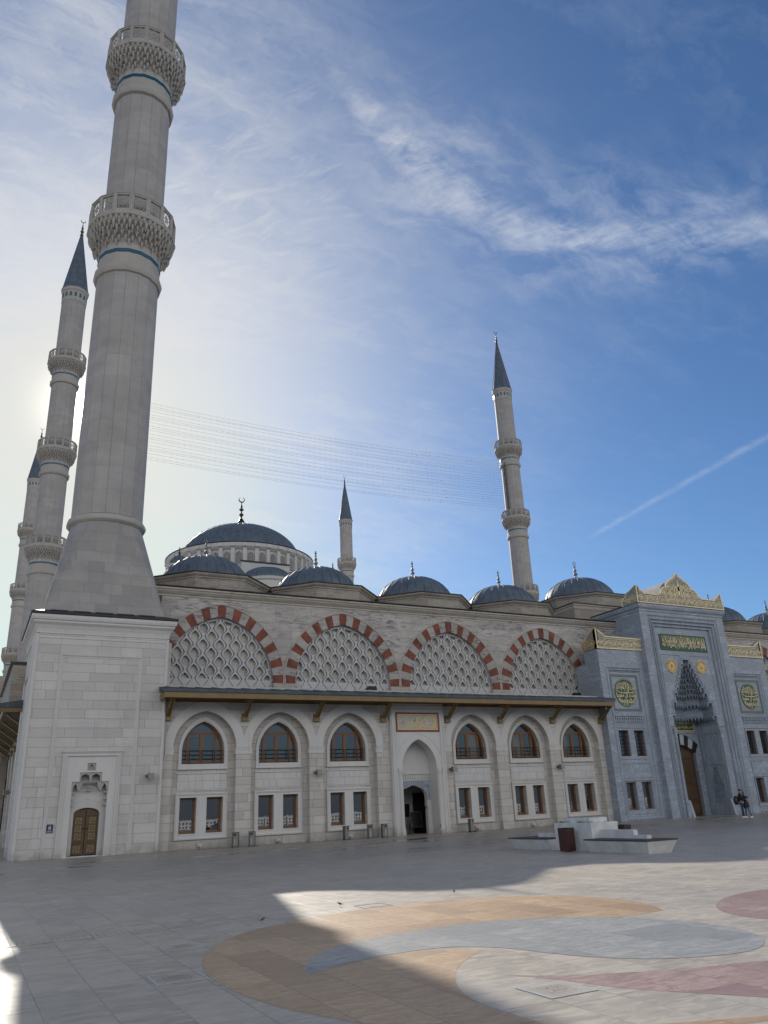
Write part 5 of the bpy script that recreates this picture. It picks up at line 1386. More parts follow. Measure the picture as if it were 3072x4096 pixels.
    o = MB(); stroke(o, fl2[1:], [.08]*7, yc-.001, .03); scroll(o, yc+.1, 43.8, 11.6, 12.3, yc-.001, 12, inpoly(fl2), .6); o.v = [TF2(x, y_, z) for x, y_, z in o.v]
    obj('flank_relief', o, 'gold', ck)
MT['crestflank'] = simple('crest_side_stone', (.27, .26, .24), .6, 0, .12, 2)
flank(1); flank(-1)
# raised central dome behind the gate on its stepped base
cd = dome(GT, (47.75, 53.3), 3.25, 17.95, 2.42, 4.1, 16.0, 17.95, 1.55, leaf=True)
obj('dome_base', MB().box(41.5, 54.0, 47.0, 59.5, 14.1, 15.75), 'drum', GT)
obj('dome_base_cornice', MB().sweep([(41.5, 59.5), (41.5, 47.0), (54.0, 47.0), (54.0, 59.5)][::-1], [(-o_, z+1.62) for o_, z in [(0, 14.05), (.05, 14.1), (.1, 14.3), (.18, 14.36), (.18, 14.46), (0, 14.47)]]), 'cornice', GT)
obj('dome_base_roof', MB().box(41.25, 54.25, 46.75, 59.6, 16.09, 16.15), 'blacksteel', GT)
# ------------------------------------------------------------------ great mosque behind
MQ = thing('mosque', 'great mosque behind the wing with a huge lead dome on a white windowed drum', 'mosque', (47.7, 160, 0))
c = (48.2, 160.0)
d = MB(); ribbed(d, c, 13.1, 52.6, 8.75, 96, 52, .045, segs=14); D_ = obj('main_dome', d, 'lead', MQ, at=(c[0], c[1], 52.7), smooth=40)
d = MB(); N = 40; Rd = 15.4
v = []
m = MB().lathe([(Rd-.5, 44), (Rd-.5, 51.4), (Rd+.1, 51.7), (Rd+.35, 52.0), (Rd+.45, 52.4), (Rd+.45, 52.75), (12.9, 52.8)], 80, c)
for i in range(N):
    a = 2*pi*(i+.5)/N; ca, sa = cos(a), sin(a)
    P = lambda r, t_, z: (c[0]+r*ca-t_*sa, c[1]+r*sa+t_*ca, z)
    m.hexa([P(Rd-.6, -.38, 44), P(Rd-.6, .38, 44), P(Rd, .38, 44), P(Rd, -.38, 44)], [P(Rd-.6, -.38, 51.9), P(Rd-.6, .38, 51.9), P(Rd, .38, 51.9), P(Rd, -.38, 51.9)])
    m.hexa([P(Rd-.6, -.48, 51.75), P(Rd-.6, .48, 51.75), P(Rd+.6, .48, 51.95), P(Rd+.6, -.48, 51.95)], [P(Rd-.6, -.48, 52.6), P(Rd-.6, .48, 52.6), P(Rd+.58, .48, 52.6), P(Rd+.58, -.48, 52.6)])
dr = obj('drum', m, 'white', MQ, smooth=25)
m = MB().lathe([(16.0, 52.76), (16.05, 52.85), (13.0, 53.1)], 80, c); obj('roof_edge', m, 'blacksteel', dr)
wd = MB(); wl = MB()
a0 = 0
def drumwin(a, par, dark=True):
    ca, sa = cos(a), sin(a)
    T = lambda x, y_, z: (c[0]+(Rd-.47-y_)*ca-x*sa, c[1]+(Rd-.47-y_)*sa+x*ca, z)
    w = MB(); sh = door_shape(0, .66, 48.3, 50.2, .85, 6); w.plate(sh, [], 0, .01, T=T)
    o = obj('lattice_window', w, 'darkwin', par, at=T(0, 0, 49.5))
    l = MB(); l.tube([T(x, -.04, z) for x, z in sh], .09, 4, closed=True)
    for q in range(-2, 3):
        for r_ in range(-7, 8):
            x = q*.26+(.13 if r_ % 2 else 0); z = 49.6+r_*.22
            if abs(x) < .62 and 48.35 < z < 50.9 and (z < 50.2 or abs(x) < .66*(1-(z-50.2)/.85)): l.tube([T(x+.10*cos(k*pi/3+.5), -.04, z+.12*sin(k*pi/3+.5)) for k in range(6)], .032, 3, closed=True)
    obj('lattice', l, 'white', o)
    return o
MT['darkwin'] = simple('dark_window', (.05, .055, .06), .4, 0, .2, 2)
for i in range(N):
    a = 2*pi*i/N
    if sin(a) < .35: drumwin(a, dr)
prof = [(1.0, 61.2), (.9, 62.3), (.5, 63.3), (.22, 63.6), (.16, 64.0), (.45, 64.3), (.5, 64.6), (.16, 64.9), (.14, 65.3), (.5, 65.6), (.52, 65.8), (.14, 66.1), (.3, 66.5), (.1, 66.8), (.1, 67.6)]
m = MB().lathe(prof, 16, c)
m.tube([(c[0]+.62*cos(a), c[1], 68.15+.62*sin(a)) for a in [radians(120+300*k/16) for k in range(17)]], [.04+.11*sin(pi*k/16) for k in range(17)], 6)
obj('finial', m, 'bronze', D_, smooth=40)
# stepped shoulders below the drum and exedra domes
m = MB().box(43.4, 53.2, 143.2, 150, 40, 48.2).box(39.5, 43.4, 144.0, 150, 40, 46.8).box(53.2, 57.3, 144.0, 150, 40, 46.8).box(34.5, 62, 144.6, 176, 40, 46.2).box(28, 67.6, 145, 177, 30, 43.9)
sh = obj('shoulder_wall', m, 'white', MQ)
m = MB().box(43.2, 53.4, 143.0, 143.4, 48.15, 48.4).box(39.3, 43.2, 143.8, 144.2, 46.75, 47.0).box(53.4, 57.5, 143.8, 144.2, 46.75, 47.0).box(27.8, 67.8, 144.8, 145.2, 43.85, 44.1).box(34.3, 62.2, 144.4, 144.8, 46.15, 46.4)
obj('roof_edge', m, 'blacksteel', sh)
d = MB(); ribbed(d, (47.7, 140.5), 5.1, 43.3, 3.0, 60, 36, .05); e1 = obj('half_dome', d, 'lead', MQ, at=(47.7, 140.5, 43.3), smooth=40)
m = MB().lathe([(5.1, 38), (5.1, 42.6), (5.4, 42.8), (5.5, 43.3), (5.0, 43.35)], 40, (47.7, 140.5)); obj('drum', m, 'white', e1)
for X in (31.8, 64.2):
    d = MB(); ribbed(d, (X, 146), 1.75, 47.0, 1.9, 24, 14, .04); e2 = obj('turret_dome', d, 'lead', MQ, at=(X, 146, 47.0), smooth=40)
    obj('turret', MB().lathe([(1.7, 43), (1.7, 46.6), (1.9, 46.7), (1.95, 47.0), (1.6, 47.05)], 8, (X, 146), ph=.5), 'white', e2)
    obj('finial', MB().lathe([(.4, 48.8), (.12, 49.2), (.25, 49.5), (.08, 49.8), (.16, 50.1), (.02, 50.8)], 8, (X, 146)), 'bronze', e2)
obj('prayer_hall', MB().box(10, 90, 121, 200, 0.01, 22).box(20, 76, 135, 186, 22, 30), 'drum', MQ)
obj('corner_block', MB().box(1.2, 3.9, 128, 150, 0.01, 22), 'drum', MQ)

# ------------------------------------------------------------------ string lights between two minarets
SL = thing('string_lights', 'curtain of about twenty thin cables with small bulbs hung between two minarets', 'string lights', (49, 118, 55))
pa, pb = (8.2, 118.2), (90.5, 117.9)
nC = 21
for k in range(nC):
    f_ = k/(nC-1); zl = 56.1+10.2*f_; zr = 56.6+10.2*f_
    pts = []
    for i in range(33):
        u = i/32; sag = 4*u*(1-u)*(1.25+.22*sin(k*1.7)); pts.append((pa[0]+(pb[0]-pa[0])*u, pa[1]+(pb[1]-pa[1])*u, zl+(zr-zl)*u-sag))
    m = MB().tube(pts, .015, 3)
    for i in range(78):
        u = (i+.5)/78; sag = 4*u*(1-u)*(1.25+.22*sin(k*1.7)); X = pa[0]+(pb[0]-pa[0])*u; Z = zl+(zr-zl)*u-sag; Y_ = pa[1]+(pb[1]-pa[1])*u
        m.box(X-.016, X+.016, Y_-.016, Y_+.016, Z-.10, Z)
    obj('cable', m, 'cable', SL, at=pts[0])
m = MB()
rb = random.Random(4)
for i in range(150):
    k = rb.randrange(nC); u = min(.985, max(.6, rb.gauss(.82, .07))); f_ = k/(nC-1)
    sag = 4*u*(1-u)*(1.25+.22*sin(k*1.7)); s_ = rb.choice((.05, .05, .06, .10))
    m.ball((pa[0]+(pb[0]-pa[0])*u, 117.85, 56.1+10.2*f_+.5*u-sag-.12), s_, 6, 4)
obj('bulbs', m, 'bulb', SL)

# ------------------------------------------------------------------ bins
def bin_(x, y, rz, label, h=.72, slim=False):
    t = thing('litter_bin', label, 'litter bin', (x, y, 0), 'steel litter bins by the wall')
    R = Matrix.Rotation(rz, 3, 'Z')
    def put(name, mb, mat):
        mb.v = [tuple(R @ Vector(v)+Vector((x, y, 0))) for v in mb.v]; return obj(name, mb, mat, t)
    w = .155; d = .13
    put('body', MB().hexa([(-w, -d*.4, .03), (-w*.5, -d, .03), (w*.5, -d, .03), (w, -d*.4, .03), (w, d, .03), (-w, d, .03)], [(-w, -d*.4, h-.03), (-w*.5, -d, h-.03), (w*.5, -d, h-.03), (w, -d*.4, h-.03), (w, d, h-.03), (-w, d, h-.03)]), 'steel')
    put('side_panel', MB().box(-w-.012, -w-.001, -d*.35, d, .03, h-.03).box(w+.001, w+.012, -d*.35, d, .03, h-.03), 'steelside')
    put('lid', MB().box(-w-.02, w+.02, -d-.015, d+.015, h-.028, h), 'steelside')
    put('base', MB().box(-w-.015, w+.015, -d-.01, d+.01, 0, .028), 'blackmetal')
    put('opening', MB().box(-w*.45, w*.45, -d-.006, -d-.001, h-.17, h-.07), 'board')
    m = MB()
    for q, z in enumerate((.16, .26, .34)): m.box(-.022, .022, -d-.005, -d-.001, z, z+.035)
    put('recycling_marks', m, 'signwhite')
    return t
bin_(12.86, 42.45, -.55, 'steel bin at left of the pair beside the first pier')
bin_(13.74, 42.45, -.5, 'steel bin at right of the pair beside the first pier')
bin_(19.21, 42.6, .5, 'slim steel bin under the lower windows of the third bay, leftmost of three')
bin_(20.73, 42.7, -.35, 'steel bin with dark side panel, middle one of three left of the arched entrance')
bin_(21.60, 42.6, .0, 'steel bin nearest the left side of the arched entrance')
bin_(27.48, 42.65, .35, 'steel bin standing right of the arched entrance')

# easel and wall screen in the passage
t = thing('wall_screen', 'black rectangular screen on the passage wall inside the entrance', 'screen', (24.0, 45.98, 1.3))
obj('panel', MB().box(23.95, 25.05, 45.93, 45.985, 1.0, 1.7), 'board', t); obj('rim', MB().plate(rect(23.92, 25.08, .97, 1.73), [rect(23.97, 25.03, 1.02, 1.68)], 45.91, 45.985), 'blackmetal', t)
t = thing('easel', 'folding black easel with a framed notice board inside the entrance', 'easel', (25.0, 45.0, 0))
X, Y_ = 24.95, 44.85
obj('board', MB().hexa([(X-.36, Y_-.02, .42), (X+.36, Y_-.02, .42), (X+.36, Y_+.02, .42), (X-.36, Y_+.02, .42)], [(X-.36, Y_+.16, 1.22), (X+.36, Y_+.16, 1.22), (X+.36, Y_+.2, 1.22), (X-.36, Y_+.2, 1.22)]), 'board', t)
m = MB()
for a, b_ in (((X-.38, .38), (X+.38, .38)), ((X-.38, 1.25), (X+.38, 1.25)), ((X-.38, .38), (X-.38, 1.25)), ((X+.38, .38), (X+.38, 1.25))):
    m.tube([(a[0], Y_-.03+(a[1]-.42)*.225, a[1]), (b_[0], Y_-.03+(b_[1]-.42)*.225, b_[1])], .022, 5)
obj('frame', m, 'steel', t)
for s_ in (-1, 1):
    obj('leg', MB().tube([(X+s_*.40, Y_-.12, 0), (X+s_*.34, Y_+.16, 1.25)], .018, 5), 'blackmetal', t)
    obj('leg', MB().tube([(X+s_*.30, Y_+.42, 0), (X+s_*.30, Y_+.18, 1.2)], .018, 5), 'blackmetal', t)

# ------------------------------------------------------------------ bench with planter
B = thing('planter_bench', 'white concrete planter cube with dark slatted benches at both ends', 'bench', (18.6, 21.8, 0))
def bench_body(y0, y1, near):
    xa, xb = 17.72, 18.92; z = .335; i_ = .16
    b0_ = [(xa+i_, y0+(i_ if near else 0), .0), (xb-i_, y0+(i_ if near else 0), .0), (xb-i_, y1-(0 if near else i_), .0), (xa+i_, y1-(0 if near else i_), .0)]
    t0_ = [(xa, y0, z), (xb, y0, z), (xb, y1, z), (xa, y1, z)]
    return MB().hexa(b0_, t0_)
for y0, y1, nr in ((18.30, 21.05, True), (22.9, 25.1, False)):
    obj('bench_base', bench_body(y0, y1, nr), 'concrete', B)
    m = MB()
    for k in range(9): m.box(17.70+k*.137, 17.70+k*.137+.128, y0-.02 if nr else y0, y1 if nr else y1+.02, .337, .372)
    obj('seat', m, 'benchwood', B)
m = MB().hexa([(18.08, 21.05, 0), (19.16, 21.05, 0), (19.16, 22.9, 0), (18.08, 22.9, 0)], [(18.08, 21.05, .84), (19.22, 21.05, .84), (19.22, 22.9, .84), (18.08, 22.9, .84)])
cu = obj('planter', m, 'concrete', B)
m = MB().plate([(18.3, 21.35), (19.05, 21.35), (19.05, 22.65), (18.3, 22.65)], [[(18.4, 21.45), (18.95, 21.45), (18.95, 22.55), (18.4, 22.55)]], 0, .14)
m.v = [(x, z, .98-y_) for x, y_, z in m.v]
obj('inner_box', m, 'concrete', cu)
obj('soil', MB().box(18.4, 18.95, 21.45, 22.55, .85, .90), 'soil', cu)
rg = random.Random(2); m = MB()
for k in range(700):
    u = rg.random(); x = rg.uniform(18.12, 19.15); y_ = rg.uniform(21.08, 21.33) if u < .6 else rg.uniform(22.66, 22.86)
    if u > .8: x = rg.uniform(18.1, 18.28); y_ = rg.uniform(21.1, 22.8)
    if sin(x*9)+sin(y_*7+1) < .2: continue
    h = rg.uniform(.03, .10); a = rg.uniform(0, 6.28); m.add([(x, y_, .84), (x+.012*cos(a), y_+.012*sin(a), .84), (x+.03*cos(a+1), y_+.03*sin(a+1), .84+h)], [(0, 1, 2)])
gr = obj('grass', m, 'grass', cu); gr['kind'] = 'stuff'
m = MB().box(18.42, 18.60, 19.55, 21.05, .373, .62).box(18.42, 18.60, 19.0, 19.55, .373, .47)
obj('backrest', m, 'concrete', B)
m = MB().box(18.42, 18.60, 22.9, 24.3, .373, .50); obj('backrest', m, 'concrete', B)

def woodbin(x, y, label):
    t = thing('slatted_bin', label, 'litter bin', (x, y, 0))
    m = MB(); n = 8; h = .70; w = .185
    for s_ in range(4):
        a = s_*pi/2+.2; ca, sa = cos(a), sin(a)
        for k in range(5):
            u = -w+.005+k*2*w/5; P = lambda r_, t_, z: (x+r_*ca-t_*sa, y+r_*sa+t_*ca, z)
            u1 = u+2*w/5-.012; m.hexa([P(w, u, .03), P(w, u1, .03), P(w-.02, u1, .03), P(w-.02, u, .03)], [P(w+.01, u, h), P(w+.01, u1, h), P(w-.01, u1, h), P(w-.01, u, h)])
    obj('slats', m, 'binwood', t)
    R = lambda px, py, z: (x+px*cos(.2)-py*sin(.2), y+px*sin(.2)+py*cos(.2), z)
    m = MB().hexa([R(-.165, -.165, .02), R(.165, -.165, .02), R(.165, .165, .02), R(-.165, .165, .02)], [R(-.165, -.165, .67), R(.165, -.165, .67), R(.165, .165, .67), R(-.165, .165, .67)])
    obj('liner', m, 'board', t)
    m = MB()
    for a, b_ in (((-w, -w), (w, -w)), ((w, -w), (w, w)), ((w, w), (-w, w)), ((-w, w), (-w, -w))): m.tube([R(a[0], a[1], .70), R(b_[0], b_[1], .70)], .014, 5)
    obj('rim', m, 'blackmetal', t)
woodbin(17.62, 21.75, 'dark red slatted bin standing in front of the planter cube')
woodbin(19.55, 21.2, 'slatted bin mostly hidden behind the planter cube, only its dark top in view')

# ------------------------------------------------------------------ sparrows
def sparrow(x, y, rz, label):
    t = thing('sparrow', label, 'bird', (x, y, 0), 'sparrows on the paving')
    R = Matrix.Rotation(rz, 3, 'Z')*.72; f_ = lambda mb: setattr(mb, 'v', [tuple(R @ Vector(v)+Vector((x, y, 0))) for v in mb.v]) or mb
    m = MB().lathe([(.004, 0), (.018, .012), (.027, .035), (.026, .06), (.017, .085), (.014, .095), (.018, .105), (.012, .122), (.001, .128)], 10)
    m.v = [(.062-z*.92 if False else z*.9-.05, px, .055+py*.9+z*.28) for px, py, z in m.v]
    m.hexa([(-.045, -.008, .06), (-.045, .008, .06), (-.11, .012, .048), (-.11, -.012, .048)], [(-.045, -.008, .066), (-.045, .008, .066), (-.11, .012, .052), (-.11, -.012, .052)])
    m.lathe([(.004, 0), (.001, .012)], 5) if False else m.add([(.062, -.003, .088), (.062, .003, .088), (.062, 0, .094), (.078, 0, .088)], [(0, 1, 3), (1, 2, 3), (2, 0, 3)])
    for s_ in (-1, 1): m.tube([(0, s_*.01, .045), (.004, s_*.012, .02), (-.002, s_*.012, .0)], .0022, 4)
    obj('body', f_(m), 'sparrow', t, smooth=60)
sparrow(6.15, 13.99, 2.6, 'small sparrow on the sunlit paving left of the white framed hatch')
sparrow(4.42, 13.05, .4, 'small sparrow in the shade beside the small white framed hatch')
sparrow(8.59, 14.13, 1.2, 'farthest sparrow, a speck on the sunlit paving behind the ochre inlay')

# ------------------------------------------------------------------ people
def skin_body(name, verts, edges, rad, mat, par, sub=2):
    me = bpy.data.meshes.new(name); me.from_pydata([tuple(Vector(v)-WORLD[par]) for v in verts], edges, [])
    me.materials.append(MT[mat]); o = bpy.data.objects.new(name, me); COL.objects.link(o); o.parent = par; WORLD[o] = WORLD[par]
    s = o.modifiers.new('skin', 'SKIN'); s.use_smooth_shade = True; s.branch_smoothing = .4
    for i, r_ in enumerate(rad): me.skin_vertices[0].data[i].radius = (r_, r_) if not isinstance(r_, tuple) else r_
    me.skin_vertices[0].data[0].use_root = True
    ss = o.modifiers.new('sub', 'SUBSURF'); ss.levels = sub; ss.render_levels = sub
    dg = bpy.context.evaluated_depsgraph_get(); dg.update()
    m2 = bpy.data.meshes.new_from_object(o.evaluated_get(dg)); o.modifiers.clear(); o.data = m2
    m2.materials.clear(); m2.materials.append(MT[mat])
    for p in m2.polygons: p.use_smooth = True
    return o
def person(x, y, H, face, label, male=True):
    """face = heading; local axes: f forward, s to the person's left"""
    t = thing('person', label, 'person', (x, y, 0))
    k = H/1.75; ca, sa = cos(face), sin(face)
    L = lambda f_, s_, z: (x+(f_*ca-s_*sa)*k, y+(f_*sa+s_*ca)*k, z*k)
    return t, L, k
def head(L, k, f0, s0, z0, par, hat):
    m = MB(); prof = [(.001, -.12), (.04, -.112), (.062, -.085), (.072, -.04), (.078, 0), (.078, .04), (.068, .085), (.04, .112), (.001, .12)]
    n = 16; vs = []
    for r_, z in prof:
        for i in range(n):
            a = 2*pi*i/n; fx = 1.22 if cos(a) > 0 else 1.18
            nose = .018*max(0, 1-abs(z+.015)/.035)*max(0, cos(a))**14
            brow = .006*max(0, 1-abs(z-.03)/.03)*max(0, cos(a))**4
            chin = .014*max(0, 1-abs(z+.095)/.03)*max(0, cos(a))**3
            vs.append(L(f0+(r_*fx*cos(a))+nose+brow+chin, s0+r_*sin(a), z0+z))
    m.add(vs, [(j*n+i, j*n+(i+1) % n, (j+1)*n+(i+1) % n, (j+1)*n+i) for j in range(len(prof)-1) for i in range(n)])
    for s_ in (-1, 1):
        m.ball(L(f0-.005, s0+s_*.08, z0-.01), .016*k, 6, 5, sc=(1, 1, 1.7))
    h = obj('head', m, 'skin', par, smooth=60)
    e = MB()
    for s_ in (-1, 1): e.ball(L(f0+.083, s0+s_*.028, z0+.012), .008*k, 6, 4)
    e.tube([L(f0+.088, s0-.02, z0-.06), L(f0+.092, s0, z0-.058), L(f0+.088, s0+.02, z0-.06)], .004*k, 4)
    obj('face', e, 'hair', h)
    m = MB()
    prof2 = [(.085, .035), (.094, .06), (.092, .095), (.07, .125), (.03, .14), (.001, .142)] if hat else [(.084, -.10), (.092, -.04), (.092, .03), (.088, .07), (.07, .11), (.035, .132), (.001, .136)]
    vs = []
    for r_, z in prof2:
        for i in range(n):
            a = 2*pi*i/n; back = 1.28 if cos(a) < 0 else (1.30 if hat else .82 if z < .05 else 1.2)
            vs.append(L(f0+r_*back*cos(a)-(0 if hat else .012), s0+r_*sin(a), z0+z))
    m.add(vs, [(j*n+i, j*n+(i+1) % n, (j+1)*n+(i+1) % n, (j+1)*n+i) for j in range(len(prof2)-1) for i in range(n)])
    if hat:
        m.hexa([L(f0+.07, s0-.06, z0+.04), L(f0+.15, s0-.04, z0+.035), L(f0+.15, s0+.04, z0+.035), L(f0+.07, s0+.06, z0+.04)], [L(f0+.07, s0-.06, z0+.055), L(f0+.15, s0-.04, z0+.045), L(f0+.15, s0+.04, z0+.045), L(f0+.07, s0+.06, z0+.055)])
    obj('cap' if hat else 'hair', m, 'board' if hat else 'hair', h, smooth=50)
def hand(L, k, p, d, par, curl=.5):
    """palm at p, pointing along d (local), five fingers"""
    m = MB(); D = Vector(d).normalized(); Sx = Vector((0, 0, 1)).cross(D); Sx = Sx.normalized() if Sx.length > .1 else Vector((0, 1, 0)); U = D.cross(Sx)
    G_ = lambda a, b_, c_: L(*(Vector(p)+D*a+Sx*b_+U*c_))
    m.hexa([G_(0, -.03, -.012), G_(0, .03, -.012), G_(0, .03, .012), G_(0, -.03, .012)], [G_(.085, -.04, -.012), G_(.085, .04, -.012), G_(.085, .04, .012), G_(.085, -.04, .012)])
    for i, l_ in enumerate((.062, .072, .068, .052)):
        b_ = -.03+i*.02; m.tube([G_(.08, b_, 0), G_(.08+l_*.5, b_, -.012*curl*2), G_(.08+l_*.8, b_, -.035*curl*2)], [.0095*k, .009*k, .007*k], 6)
    m.tube([G_(.02, .035, 0), G_(.05, .06, -.01), G_(.08, .055, -.025)], [.011*k, .010*k, .008*k], 6)
    return obj('hand', m, 'skin', par, smooth=50)

# man with cap, backpack and raised phone; heading toward +x
fc = radians(-50)
pm, L, k = person(43.80, 36.62, 1.66, fc, 'man in flat cap and black jacket holding a phone out beside the gate')
V = [L(0, 0, .95), L(0, 0, 1.12), L(.0, 0, 1.30), L(.0, 0, 1.44), L(.03, 0, 1.53),                # pelvis, waist, chest, neck base, neck
     L(0, .18, 1.40), L(.20, .17, 1.22), L(.44, .08, 1.25), L(.52, .06, 1.27),                    # left arm forward (phone)
     L(0, -.18, 1.40), L(.12, -.20, 1.15), L(.30, -.10, 1.10)]
body = skin_body('jacket', V, [(0, 1), (1, 2), (2, 3), (3, 4), (3, 5), (5, 6), (6, 7), (7, 8), (3, 9), (9, 10), (10, 11)],
                 [(.16*k, .12*k), (.17*k, .13*k), (.18*k, .14*k), (.10*k, .09*k), .055*k, .075*k, .058*k, .048*k, .042*k, .075*k, .06*k, .05*k], 'jacket', pm)
V = [L(0, 0, .98), L(0, .09, .90), L(.02, .10, .50), L(-.02, .10, .09), L(0, -.09, .90), L(.03, -.10, .50), L(.04, -.10, .09)]
skin_body('trousers', V, [(0, 1), (1, 2), (2, 3), (0, 4), (4, 5), (5, 6)], [(.14*k, .11*k), .095*k, .066*k, .052*k, .095*k, .066*k, .052*k], 'jeans', pm)
obj('shirt_hem', MB().lathe([(.172*k, .985*k), (.176*k, .90*k)], 14, L(0, 0, 0)[:2]), 'shirt', pm)
for f_, s_ in ((-.02, .10), (.04, -.10)):
    obj('shoe', MB().hexa([L(f_-.08, s_-.045, 0), L(f_+.20, s_-.045, 0), L(f_+.20, s_+.045, 0), L(f_-.08, s_+.045, 0)], [L(f_-.07, s_-.04, .10), L(f_+.08, s_-.035, .085), L(f_+.08, s_+.035, .085), L(f_-.07, s_+.04, .10)]), 'shoe', pm)
head(L, k, .06, 0, 1.635, pm, True)
hand(L, k, (.52, .06, 1.27), (.8, 0, .5), pm, .9); hand(L, k, (.30, -.10, 1.10), (1, .6, 0), pm)
ph_ = thing('phone', 'dark phone held up in the outstretched hand of the man in the cap', 'phone', L(.62, .05, 1.36))
obj('case', MB().hexa([L(.60, .01, 1.30), L(.612, .01, 1.30), L(.612, .09, 1.30), L(.60, .09, 1.30)], [L(.62, .01, 1.455), L(.632, .01, 1.455), L(.632, .09, 1.455), L(.62, .09, 1.455)]), 'board', ph_)
bp = thing('backpack', 'black backpack on the back of the man in the cap', 'backpack', L(-.25, 0, 1.1))
m = MB().lathe([(.001, .80), (.12, .82), (.17, .92), (.185, 1.05), (.17, 1.22), (.12, 1.33), (.04, 1.37), (.001, 1.375)], 14)
m.v = [L(-.27+px*.85, py*1.0, z) for px, py, z in m.v]; obj('sack', m, 'board', bp, smooth=50)
for s_ in (-1, 1): obj('strap', MB().tube([L(-.14, s_*.09, 1.32), L(-.02, s_*.11, 1.475), L(.13, s_*.12, 1.36), L(.15, s_*.13, 1.15), L(-.05, s_*.17, .98)], .018*k, 5), 'board', bp)
# woman in front, turned to him
pw, L, k = person(44.08, 36.50, 1.53, radians(165), 'woman in dark coat and blue jeans leaning against the man in the cap')
V = [L(0, 0, .95), L(.02, 0, 1.12), L(.05, 0, 1.30), L(.07, 0, 1.44), L(.10, 0, 1.53), L(.05, .16, 1.40), L(.2, .20, 1.2), L(.36, .14, 1.15), L(.05, -.16, 1.40), L(-.05, -.24, 1.12), L(-.07, -.27, .88)]
skin_body('coat', V, [(0, 1), (1, 2), (2, 3), (3, 4), (3, 5), (5, 6), (6, 7), (3, 8), (8, 9), (9, 10)], [(.18*k, .15*k), (.15*k, .12*k), (.16*k, .13*k), (.09*k, .08*k), .05*k, .065*k, .052*k, .044*k, .065*k, .055*k, .045*k], 'coat', pw)
obj('coat_skirt', MB().lathe([(.15*k, 1.05*k), (.20*k, .86*k), (.235*k, .70*k), (.22*k, .70*k)], 14, L(0, 0, 0)[:2]), 'coat', pw, smooth=50)
V = [L(0, 0, .95), L(0, .08, .88), L(-.06, .11, .48), L(-.20, .15, .09), L(0, -.08, .88), L(.03, -.10, .48), L(.08, -.08, .09)]
skin_body('trousers', V, [(0, 1), (1, 2), (2, 3), (0, 4), (4, 5), (5, 6)], [(.13*k, .11*k), .085*k, .058*k, .045*k, .085*k, .058*k, .045*k], 'jeansl', pw)
for f_, s_ in ((-.20, .15), (.08, -.08)):
    obj('shoe', MB().hexa([L(f_-.07, s_-.04, 0), L(f_+.18, s_-.04, 0), L(f_+.18, s_+.04, 0), L(f_-.07, s_+.04, 0)], [L(f_-.06, s_-.036, .10), L(f_+.07, s_-.03, .08), L(f_+.07, s_+.03, .08), L(f_-.06, s_+.036, .10)]), 'shoe', pw)
head(L, k, .13, 0, 1.635, pw, False)
hand(L, k, (.36, .14, 1.15), (1, -.3, 0), pw); hand(L, k, (-.07, -.27, .88), (0, -.1, -1), pw)
hb = thing('handbag', 'small dark bag with a strap hanging at the hip of the woman', 'handbag', L(-.12, -.32, .72))
obj('bag_body', MB().hexa([L(-.20, -.36, .60), L(-.02, -.36, .60), L(-.02, -.28, .60), L(-.20, -.28, .60)], [L(-.18, -.35, .78), L(-.04, -.35, .78), L(-.04, -.29, .78), L(-.18, -.29, .78)]), 'jeans', hb)
obj('strap', MB().tube([L(-.18, -.32, .77), L(-.10, -.31, .92), L(-.04, -.32, .77)], .010, 5), 'board', hb)

# ------------------------------------------------------------------ light
AZ, EL = radians(4.8), radians(27.3)
sun = bpy.data.lights.new('sun', 'SUN'); so = bpy.data.objects.new('sun', sun); COL.objects.link(so)
sun.energy = SUN_E; sun.angle = radians(.53); sun.color = (1, .93, .82)
sd = Vector((sin(AZ)*cos(EL), cos(AZ)*cos(EL), sin(EL)))
so.rotation_euler = sd.to_track_quat('Z', 'Y').to_euler(); so.location = sd*300

wd_ = bpy.data.worlds.new('World'); scn.world = wd_; wd_.use_nodes = True
t = NT(wd_.node_tree); t.n.clear()
bg = t.node('ShaderNodeBackground'); ow = t.node('ShaderNodeOutputWorld'); t.link(bg.outputs[0], ow.inputs[0])
sky = t.node('ShaderNodeTexSky', sky_type='NISHITA'); sky.sun_disc = False
sky.sun_elevation = EL; sky.sun_rotation = AZ; sky.air_density = 1.0; sky.dust_density = .6; sky.ozone_density = 2.2; sky.altitude = 200
g_ = t.node('ShaderNodeTexCoord'); dv = t.vm('NORMALIZE', g_.outputs['Generated']); s3 = t.sep(dv)
x, y, z = s3[0], s3[1], s3[2]
zz = t.m('ADD', t.m('MAXIMUM', z, 0.0), .12)
px, py = t.m('DIVIDE', x, zz), t.m('DIVIDE', y, zz)
pv = t.comb(px, py, 0)
cosS = t.vm('DOT_PRODUCT', dv, tuple(sd))
base = t.mix(1, sky.outputs[0], SKY_TINT, 'MULTIPLY')
# unseen sky overhead and high behind the viewer, dimmed to darken the ground
deep = t.m('MAXIMUM', t.rng(z, .84, .96, 0, 1, True), t.m('MULTIPLY', t.rng(y, .1, -.2, 0, 1), t.rng(z, .5, .7, 0, 1)))
base = t.mix(deep, base, t.mix(1, base, (.40, .45, .5), 'MULTIPLY'))
